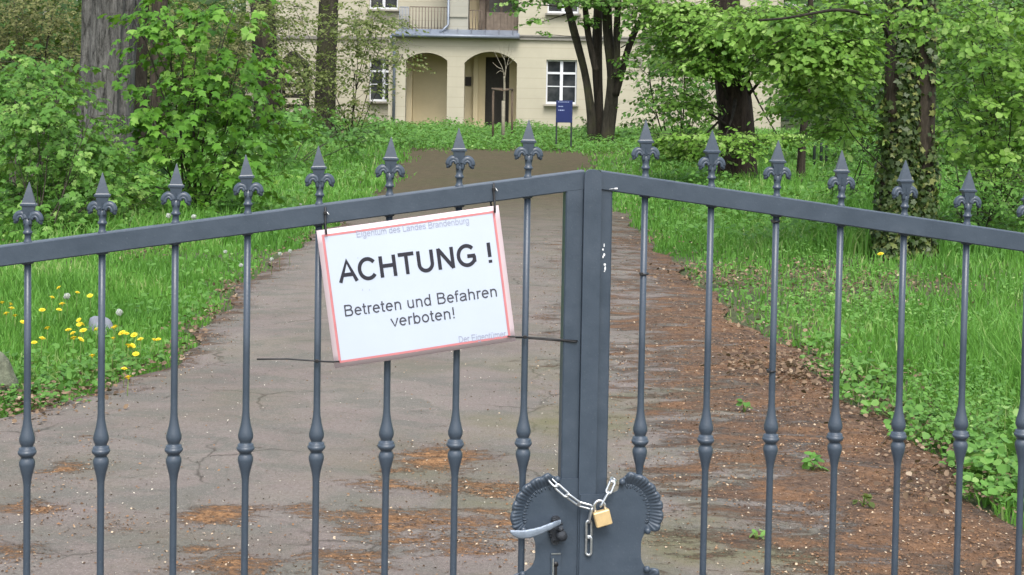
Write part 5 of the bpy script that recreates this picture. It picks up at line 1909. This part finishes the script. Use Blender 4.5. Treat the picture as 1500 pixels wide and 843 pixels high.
shrub('young_maple', 'leafy young maple on the strip beside the path left of the trunk with greenish bark', 'shrub', ground(420, 250),
      pxblobs(26, [(400, 190, 40, 26), (440, 200, 44, 28), (380, 225, 40, 24), (430, 175, 34, 22), (500, 195, 46, 26, 3), (540, 200, 36, 22, 5), (460, 170, 40, 16, 3), (350, 215, 50, 30), (560, 185, 24, 12, 7)], 1.1), .095, 'oval', 'herb', 2.6, 9, .4, .15, .010, bright=-.08)
shrub('hazel_shrub', 'thin hazel shrub with small olive leaves veiling the left wing of the house', 'shrub', ground(515, 214),
      pxblobs(37, [(430, 30, 46, 40), (520, 40, 50, 44), (460, 110, 46, 36), (520, 120, 40, 46), (550, 60, 40, 40), (420, 90, 30, 40), (505, 165, 44, 20), (385, 20, 50, 40), (590, 90, 14, 20), (450, 160, 34, 16), (550, 30, 50, 10)], 1.3),
      .080, 'oval', 'hazel', 1.8, 9, .6, .0, .016, bright=.05)
shrub('olive_thicket', 'tall olive brown thicket in the far upper left corner behind the grey trunk', 'shrub', ground(60, 196),
      pxblobs(44, [(20, 20, 70, 50), (80, 30, 60, 50), (50, 90, 80, 46), (-40, 60, 80, 80), (10, 140, 80, 40), (110, 80, 30, 60), (240, 60, 70, 90, 3), (330, 80, 70, 90, 3), (400, 90, 40, 90, 5)], 2.0),
      .105, 'quad', 'olive', 2.4, 10, .9, .0, .03)
shrub('hornbeam_shrub', 'dense dark green hornbeam shrub with paler outer leaves right of the several-stemmed tree', 'shrub', ground(990, 238),
      pxblobs(30.5, [(975, 80, 40, 26), (1000, 120, 55, 40), (1030, 170, 50, 40), (970, 160, 44, 30), (955, 185, 34, 18), (1000, 205, 60, 24), (1040, 100, 40, 60), (950, 100, 24, 12), (1000, 60, 46, 22)], 1.3),
      .095, 'oval', 'hornbeam', 2.3, 9, .42, .16, .022, bright=-.02)
shrub('bright_thicket', 'tall thicket of bright green leaves at the right edge behind the verge', 'shrub', ground(1440, 340),
      pxblobs(16.5, [(1400, 30, 46, 50), (1460, 40, 50, 56), (1420, 110, 56, 46), (1480, 120, 50, 50), (1400, 180, 46, 44), (1460, 190, 56, 46), (1530, 90, 60, 120), (1510, 220, 50, 50), (1425, 235, 46, 30)], .9),
      .070, 'round', 'linden', 2.2, 10, .36, .14, .012, bright=.14)
shrub('young_thicket', 'lower thicket of thin stems and small fresh leaves just right of the ivy-clad trunk', 'shrub', ground(1425, 350),
      pxblobs(15.6, [(1400, 260, 40, 36), (1450, 270, 50, 40), (1490, 280, 40, 50), (1395, 310, 34, 24), (1450, 325, 56, 24), (1540, 280, 50, 70), (1385, 340, 30, 14)], .6),
      .050, 'oval', 'fresh', 1.5, 9, .3, .10, .010, bright=-.02)
shrub('young_thicket', 'fresh green saplings between the slim trunk and the ivy-clad trunk', 'shrub', ground(1235, 300),
      pxblobs(19, [(1236, 200, 40, 16), (1236, 235, 26, 24), (1265, 240, 34, 40), (1250, 285, 44, 22), (1280, 180, 24, 24)], .8),
      .060, 'oval', 'fresh', 1.7, 9, .35, .12, .010, bright=.02)
shrub('shade_thicket', 'deep green thicket filling the shade behind the ivy-clad tree', 'shrub', ground(1250, 232),
      pxblobs(31, [(1190, 60, 60, 60), (1250, 40, 60, 60), (1290, 110, 50, 60), (1220, 130, 60, 40), (1260, 180, 60, 40), (1180, 150, 30, 30), (1340, 60, 60, 80), (1380, 160, 60, 60), (1330, 230, 60, 40), (1440, 80, 70, 90), (1500, 180, 80, 90), (1130, 40, 40, 30)], 1.6),
      .12, 'oval', 'hornbeam', 2.5, 9, .6, .2, .02, bright=-.08)
shrub('low_shrub', 'low round shrub at the foot of the house wall beside the blue board', 'shrub', at(862, 198, 47) * np.array([1, 1, 0]),
      pxblobs(47, [(858, 182, 12, 16), (868, 190, 12, 12)], .5), .09, 'oval', 'under', 1.6, 8, .3, 0, .012)

# far wood behind and beside the house: one mass
P_, D_, N_, S_, T_ = [], [], [], [], []
for (x0, x1, y0, y1, zc, n, s) in [(-46, -9.5, 50, 74, 4.2, 15000, .34), (10.6, 46, 46, 74, 4.2, 17000, .34), (-40, -14, 76, 84, 5.0, 4200, .9), (14, 42, 76, 84, 5.0, 4200, .9), (-44, -17, 30, 50, 2.6, 6000, .3), (15, 42, 26, 46, 2.6, 7000, .28)]:
    X = RNG.uniform(x0, x1, n); Y = RNG.uniform(y0, y1, n)
    top = zc * (1.15 + .45 * np.sin(X * .9 + Y * .3) * np.sin(Y * .7))
    Z = top * RNG.random(n) ** .8 * 1.3
    P_.append(np.column_stack([X, Y, Z]))
    az = RNG.uniform(0, 6.28, n)
    D_.append(np.column_stack([np.cos(az), np.sin(az), RNG.normal(-.3, .3, n)]))
    q = RNG.normal(0, .5, (n, 3)); q[:, 2] += .7; q[:, 1] -= .4
    N_.append(q)
    S_.append(s * RNG.uniform(.6, 1.3, n)); T_.append(np.clip(RNG.normal(.42, .2, n) + .2 * np.sin(X * 1.3) * np.sin(Z * 1.9), 0, 1))
tag(link(bpy.data.objects.new('distant_wood', leaf_mesh('distant_wood', np.concatenate(P_), np.concatenate(D_), np.concatenate(N_), np.concatenate(S_), np.concatenate(T_), 'oval', M['wood']))), kind='stuff')

# ================================================================== YOUNG TREE WITH STAKES, BLUE BOARD
Yb = 41.0
k = Yb / FPX
b = at(738, 214, Yb); b[2] = 0
t = tree_root('young_tree', 'bare young tree with thin forked twigs tied to stakes before the arched door', b)
mb = MB()
mb.tube(np.array(smooth_poly([b + [0, 0, -.1], at(738, 170, Yb), at(739, 130, Yb), at(738.5, 112, Yb)], 4)) - b, np.linspace(.042, .026, 13), 9)
mb.obj('trunk', M['stake'], t)
mb = MB()
for pp in [[(738.5, 114), (736, 100), (730, 88), (724, 76)], [(738.5, 112), (742, 98), (746, 84), (752, 70)], [(739, 118), (741, 104), (739, 84), (738, 64)], [(736, 102), (728, 98), (722, 92)], [(743, 96), (750, 90), (754, 86)],
           [(740, 90), (734, 78), (731, 66)], [(741, 84), (745, 74), (746, 64)], [(739, 108), (733, 104), (727, 108)]]:
    P = smooth_poly([at(x, y, Yb + random.uniform(-.15, .15) * i) for i, (x, y) in enumerate(pp)], 3)
    mb.tube(np.array(P) - b, np.linspace(.013, .004, len(P)), 5)
mb.obj('branch', M['stake'], t)
st = thing('tree_stake', 'three weathered wooden stakes with cross battens around the bare young tree', 'tree stake', tuple(b))
for (px, top, by, dy, mt, r) in [(722, 131, 211, .35, 'stake_dark', .032), (737, 148, 214, -.45, 'stake', .050), (750, 131, 207, .45, 'stake_dark', .030)]:
    Yq = Yb + dy
    p0 = at(px, by, Yq); p0[2] = -.1
    p1 = at(px + .5, top, Yq)
    mb = MB(); mb.tube([p0 - b, p1 - b], r, 9)
    mb.obj('post', M[mt], st)
for (pa, pb, ya, yb) in [((720, 130), (752, 131), .30, .40), ((721, 131), (738, 133), .28, -.3), ((738, 133), (750, 131), -.3, .4)]:
    A, B = at(*pa, Yb + ya), at(*pb, Yb + yb)
    mb = MB(); mb.tube([A - b, B - b], .024, 6)
    mb.obj('batten', M['stake_dark'], st)

Yb = 37.5
bb = at(826, 220, Yb); bb[2] = 0
s = thing('notice_board', 'small dark blue notice board on two thin posts in front of the house window', 'sign', tuple(bb))
x0, x1 = at(814.5, 165, Yb)[0] - bb[0], at(838.5, 165, Yb)[0] - bb[0]
zt, zb = at(826, 147.5, Yb)[2], at(826, 180, Yb)[2]
mb = MB(); mb.box(x0, x1, -.025, .0, zb, zt, .006); bo = mb.obj('board', M['blue'], s)
for x in (x0 + .02, x1 - .02):
    mb = MB(); mb.box(x - .022, x + .022, .001, .045, -.1, zt - .03, .004); mb.obj('post', M['post_green'], s)
for (a, c, z, h) in [(.12, .80, .93, .015), (.14, .42, .73, .022), (.14, .50, .56, .024)]:
    mb = MB(); zz = zb + (zt - zb) * z
    q = x0 + (x1 - x0) * a
    e = x0 + (x1 - x0) * c
    while q < e:
        w = random.uniform(.02, .045); mb.box(q, min(q + w, e), -.0275, -.0252, zz - h / 2, zz + h / 2); q += w + .012
    mb.obj('print', M['blue_print'], bo)

# little timber shelter by the left wing
Yb = 50.0
bb = at(427, 200, Yb); bb[2] = 0
s = thing('timber_shelter', 'small dark timber shelter with a sloping roof and slats seen between the two dark trunks', 'shelter', tuple(bb))
k = Yb / FPX
for px in (410, 446):
    for dy in (0, .8):
        x = at(px, 150, Yb)[0] - bb[0]
        mb = MB(); mb.box(x - .05, x + .05, dy - .05, dy + .05, -.1, 2.15); mb.obj('post', M['door'], s)
mb = MB(); xr0, xr1 = at(404, 100, Yb)[0] - bb[0], at(452, 100, Yb)[0] - bb[0]
mb.add([(xr0, -.3, 2.1), (xr1, -.3, 2.1), (xr1, 1.1, 2.1), (xr0, 1.1, 2.1), ((xr0 + xr1) / 2, -.3, 2.6), ((xr0 + xr1) / 2, 1.1, 2.6)], [(0, 1, 4), (2, 3, 5), (0, 4, 5, 3), (1, 2, 5, 4), (3, 2, 1, 0)])
mb.obj('roof', M['door'], s)
for z in (.7, 1.05, 1.4, 1.75):
    mb = MB(); mb.box(xr0 + .15, xr1 - .15, -.09, -.052, z, z + .14); mb.obj('slat', M['door'], s)

# small dark posts of a low fence far right
Yb = 30.0
for i, px in enumerate((1193, 1203, 1211)):
    p = at(px, 222, Yb); p[2] = 0
    s = thing('fence_post', '%s of three thin dark posts in the grass beyond the slim trunk' % ('leftmost', 'middle one', 'rightmost')[i], 'post', tuple(p), 0, 'thin dark posts in the grass beyond the slim trunk')
    mb = MB(); mb.tube([(0, 0, -.1), (0, 0, .50), (0.004 * i, 0, .55)], .03, 7); mb.obj('pole', M['post_green'], s)

# ================================================================== STONES, FLOWERS, WEEDS
def boulder(name, label, c, r, mat, seed):
    rg = np.random.default_rng(seed)
    mb = MB()
    vs, fs = [], []
    NA, NB = 20, 11
    ph = rg.uniform(0, 6.28, (6,)); 
    for j in range(NB):
        b_ = -math.pi / 2 * .6 + (math.pi / 2 * 1.6) * j / (NB - 1)
        for i in range(NA):
            a = 2 * math.pi * i / NA
            d = np.array([math.cos(a) * math.cos(b_), math.sin(a) * math.cos(b_), math.sin(b_)])
            w = 1 + .09 * math.sin(3 * d[0] + ph[0] + 2 * d[2]) + .07 * math.sin(5 * d[1] + ph[1]) + .05 * math.sin(7 * d[2] + 4 * d[0] + ph[2])
            vs.append(d * np.array(r) * w)
    for j in range(NB - 1):
        for i in range(NA):
            fs.append((j * NA + i, j * NA + (i + 1) % NA, (j + 1) * NA + (i + 1) % NA, (j + 1) * NA + i))
    fs.append(tuple(range(NA - 1, -1, -1)))
    mb.add(vs, fs, True)
    o = mb.obj(name, M[mat])
    o.location = tuple(c)
    return tag(o, label, 'stone')


g = ground(148, 488)
boulder('field_stone', 'smooth blue grey round stone lying in the grass among the dandelions', g + [0, 0, .02], (.085, .085, .085), 'stone', 2)
g = ground(-18, 574)
boulder('field_stone', 'large mossy boulder at the left picture edge beside the drive', g + [0, 0, .04], (.15, .15, .17), 'stone_moss', 3)

# dandelions: one of each kind, then copies
def flower_protos():
    mb = MB(); mb.tube([(0, 0, -.14), (.004, .002, -.07), (0, 0, 0)], .0022, 5); stalk = mb.mesh('stalk', M['stalk'])
    mb = MB()
    vs, fs = [], []
    for ring_, (nn, rr, z) in enumerate([(16, .021, .004), (13, .015, .009), (9, .008, .012)]):
        for i in range(nn):
            a = 2 * math.pi * i / nn + ring_
            w = 2.6 / nn
            o = len(vs)
            vs += [(0, 0, .002 + ring_ * .001), (rr * .8 * math.cos(a - w), rr * .8 * math.sin(a - w), z), (rr * 1.05 * math.cos(a), rr * 1.05 * math.sin(a), z * .9), (rr * .8 * math.cos(a + w), rr * .8 * math.sin(a + w), z)]
            fs += [(o, o + 1, o + 2, o + 3)]
    mb.add(vs, fs)
    mb.lathe([(-.006, .003), (-.001, .006), (.003, .005)], 0, 0, 8)
    flower = mb.mesh('flower_head', M['yellow'])
    mb = MB()
    rg = random.Random(4)
    for i in range(110):
        z = 1 - 2 * (i + .5) / 110; a = i * 2.39996; r = math.sqrt(1 - z * z)
        d = np.array([r * math.cos(a), r * math.sin(a), z])
        u = np.cross(d, [.3, .5, .8]); u /= np.linalg.norm(u); v = np.cross(d, u)
        R_ = .018 * rg.uniform(.75, 1.10)
        c = d * R_
        mb.add([d * .004, c + u * .0028, c + v * .0028, c - u * .0028, c - v * .0028], [(1, 2, 3, 4), (0, 1, 2), (0, 3, 4)])
    clock = mb.mesh('seed_head', M['seed'])
    return stalk, flower, clock


stalk, flower, clock = flower_protos()


def dandelion(px, py, h, seed, group, label, sc=1.0):
    p = ground(px, py, h)
    t = thing('dandelion', label, 'dandelion', tuple(p), random.uniform(0, 6), group)
    t.scale = (sc, sc, sc)
    o = child('stalk', stalk, t)
    o = child('seed_head' if seed else 'flower_head', clock if seed else flower, t)
    o.rotation_euler = (random.uniform(-.2, .75), random.uniform(-.4, .4), 0)
    return t


ZF = 3.243
for (x, y) in [(200, 243), (72, 270), (225, 330), (200, 378), (375, 290), (385, 310), (325, 338), (347, 353), (350, 378), (383, 383), (396, 340), (540, 328), (580, 352), (600, 355), (637, 362), (537, 378),
               (438, 462), (590, 522), (610, 565), (610, 415), (732, 385), (752, 383), (668, 382), (428, 175), (367, 160), (280, 137), (247, 183), (295, 215), (280, 242), (162, 398), (108, 300), (10, 208), (50, 215),
               (630, 412), (645, 452), (375, 312), (548, 320), (30, 260), (55, 235), (458, 335)]:
    dandelion(x / ZF, 380 + y / ZF, .14 if y < 420 else .10, False, 'yellow dandelions in the left-hand grass', 'yellow dandelion blooming in the grass left of the path', random.uniform(.8, 1.15))
for (x, y, lb) in [(318, 175, 'white dandelion clock in the grass behind the yellow dandelions, well away from the stone'), (568, 252, 'white dandelion clock rising just beside the round blue grey stone')]:
    dandelion(x / ZF, 380 + y / ZF, .18, True, 'white dandelion clocks above the yellow dandelions', lb, 1.2)
for (x, y, lb) in [(247, 316, 'white dandelion clock in tall grass just left of a spear finial'), (284, 318, 'white dandelion clock in tall grass just right of a spear finial')]:
    dandelion(x, y, .32, True, 'white dandelion clocks seen over the gate rail', lb, 1.35)
for (x, y) in [(330, 369), (353, 389), (398, 380), (410, 372), (425, 368), (435, 315), (440, 300)]:
    dandelion(x, y, .16, True, 'small white blooms along the left edge of the path', 'small white bloom in the grass along the left path edge', .9)
dandelion(1290, 373, .14, False, None, 'lone yellow dandelion before the foot of the ivy-clad tree', 1.5)

# broad-leaved weeds, each a plant of its own
def weed(px, py, n, size, h, spread, label, mat='herb', kind='oval', group=None, tint=.6, cat='weed', name='leafy_weed'):
    g = ground(px, py); g[2] = 0.0
    t = thing(name, label, cat, tuple(g), 0, group)
    az = RNG.uniform(0, 6.283, n)
    r = spread * np.sqrt(RNG.random(n))
    P = np.column_stack([np.cos(az) * r, np.sin(az) * r, h * (1 - .6 * r / spread) * RNG.uniform(.35, 1, n)])
    Dr = np.column_stack([np.cos(az), np.sin(az), RNG.normal(-.05, .3, n)]) + RNG.normal(0, .4, (n, 3))
    Nr = np.array([0, -.35, .85]) + RNG.normal(0, .3, (n, 3))
    sz, tt = size * RNG.uniform(0.6, 1.2, n), np.clip(RNG.normal(tint, .15, n), 0, 1)
    single_leaves(t, P, Dr, Nr, sz, tt, kind, M[mat])
    for i in range(min(n, 6)):
        mb = MB()
        mb.tube([(0, 0, -.01), tuple(P[i] * [.5, .5, .7]), tuple(P[i])], [.003, .0024, .0016], 4)
        mb.obj('stem', M['stalk'], t)
    return t


WEEDS = []
wg = 'broad-leaved weeds along the right-hand path edge'
for (x, y, n, s_, h, sp_) in [(1268, 560, 60, .055, .16, .12), (1285, 575, 40, .05, .14, .10), (1255, 588, 50, .045, .12, .12), (1305, 610, 50, .05, .14, .13), (1345, 625, 44, .045, .13, .12), (1365, 650, 40, .045, .12, .12),
                              (1395, 655, 46, .05, .15, .12), (1425, 690, 60, .05, .17, .12), (1455, 712, 60, .052, .18, .12), (1480, 700, 60, .055, .20, .13), (1490, 735, 50, .05, .16, .12), (1440, 725, 40, .045, .12, .11),
                              (1215, 510, 40, .05, .13, .14), (1235, 545, 40, .045, .12, .12), (1320, 640, 30, .04, .08, .10), (1470, 660, 50, .055, .2, .14), (1380, 625, 40, .05, .16, .13)]:
    WEEDS.append((x, y, n, s_, h, sp_))
ORD = 'first second third fourth fifth sixth seventh eighth ninth tenth eleventh twelfth thirteenth fourteenth fifteenth sixteenth seventeenth'.split()
for i, (x, y, n, s_, h, sp_) in enumerate(sorted(WEEDS, key=lambda q: -q[1])):
    weed(x, y, n, s_ * .8, h, sp_, 'bright leafy weed on the right path edge, %s in line from the gate' % ORD[i], group=wg, kind='round')
DW = []
wg = 'leafy weeds at the near corner of the dandelion lawn'
for (x, y, n, s_, h, sp_) in [(60, 560, 60, .05, .15, .16), (95, 575, 50, .05, .13, .16), (130, 555, 50, .05, .13, .16), (165, 545, 50, .05, .12, .15), (40, 585, 40, .045, .10, .14), (200, 530, 40, .045, .10, .14), (20, 540, 50, .05, .14, .16), (90, 592, 40, .04, .07, .14)]:
    DW.append((x, y, n, s_, h, sp_))
for i, (x, y, n, s_, h, sp_) in enumerate(sorted(DW)):
    weed(x, y, n, s_ * .85, h, sp_, 'dark leafy weed at the dandelion lawn corner, %s counted from the boulder' % ORD[i], group=wg, tint=.35)
weed(1190, 688, 16, .050, .085, .030, 'tuft of pointed green leaves sprouting from the litter on the drive', tint=.5)
weed(1108, 790, 9, .034, .05, .016, 'small pale green sprout on the drive nearest the gate', tint=.9)
weed(1090, 605, 10, .034, .10, .016, 'thin green seedling on the drive beside the bar with the black tie', tint=.3)
weed(1265, 740, 12, .032, .06, .026, 'faint brownish green seedling on the drive near the verge', tint=.2, mat='hazel')
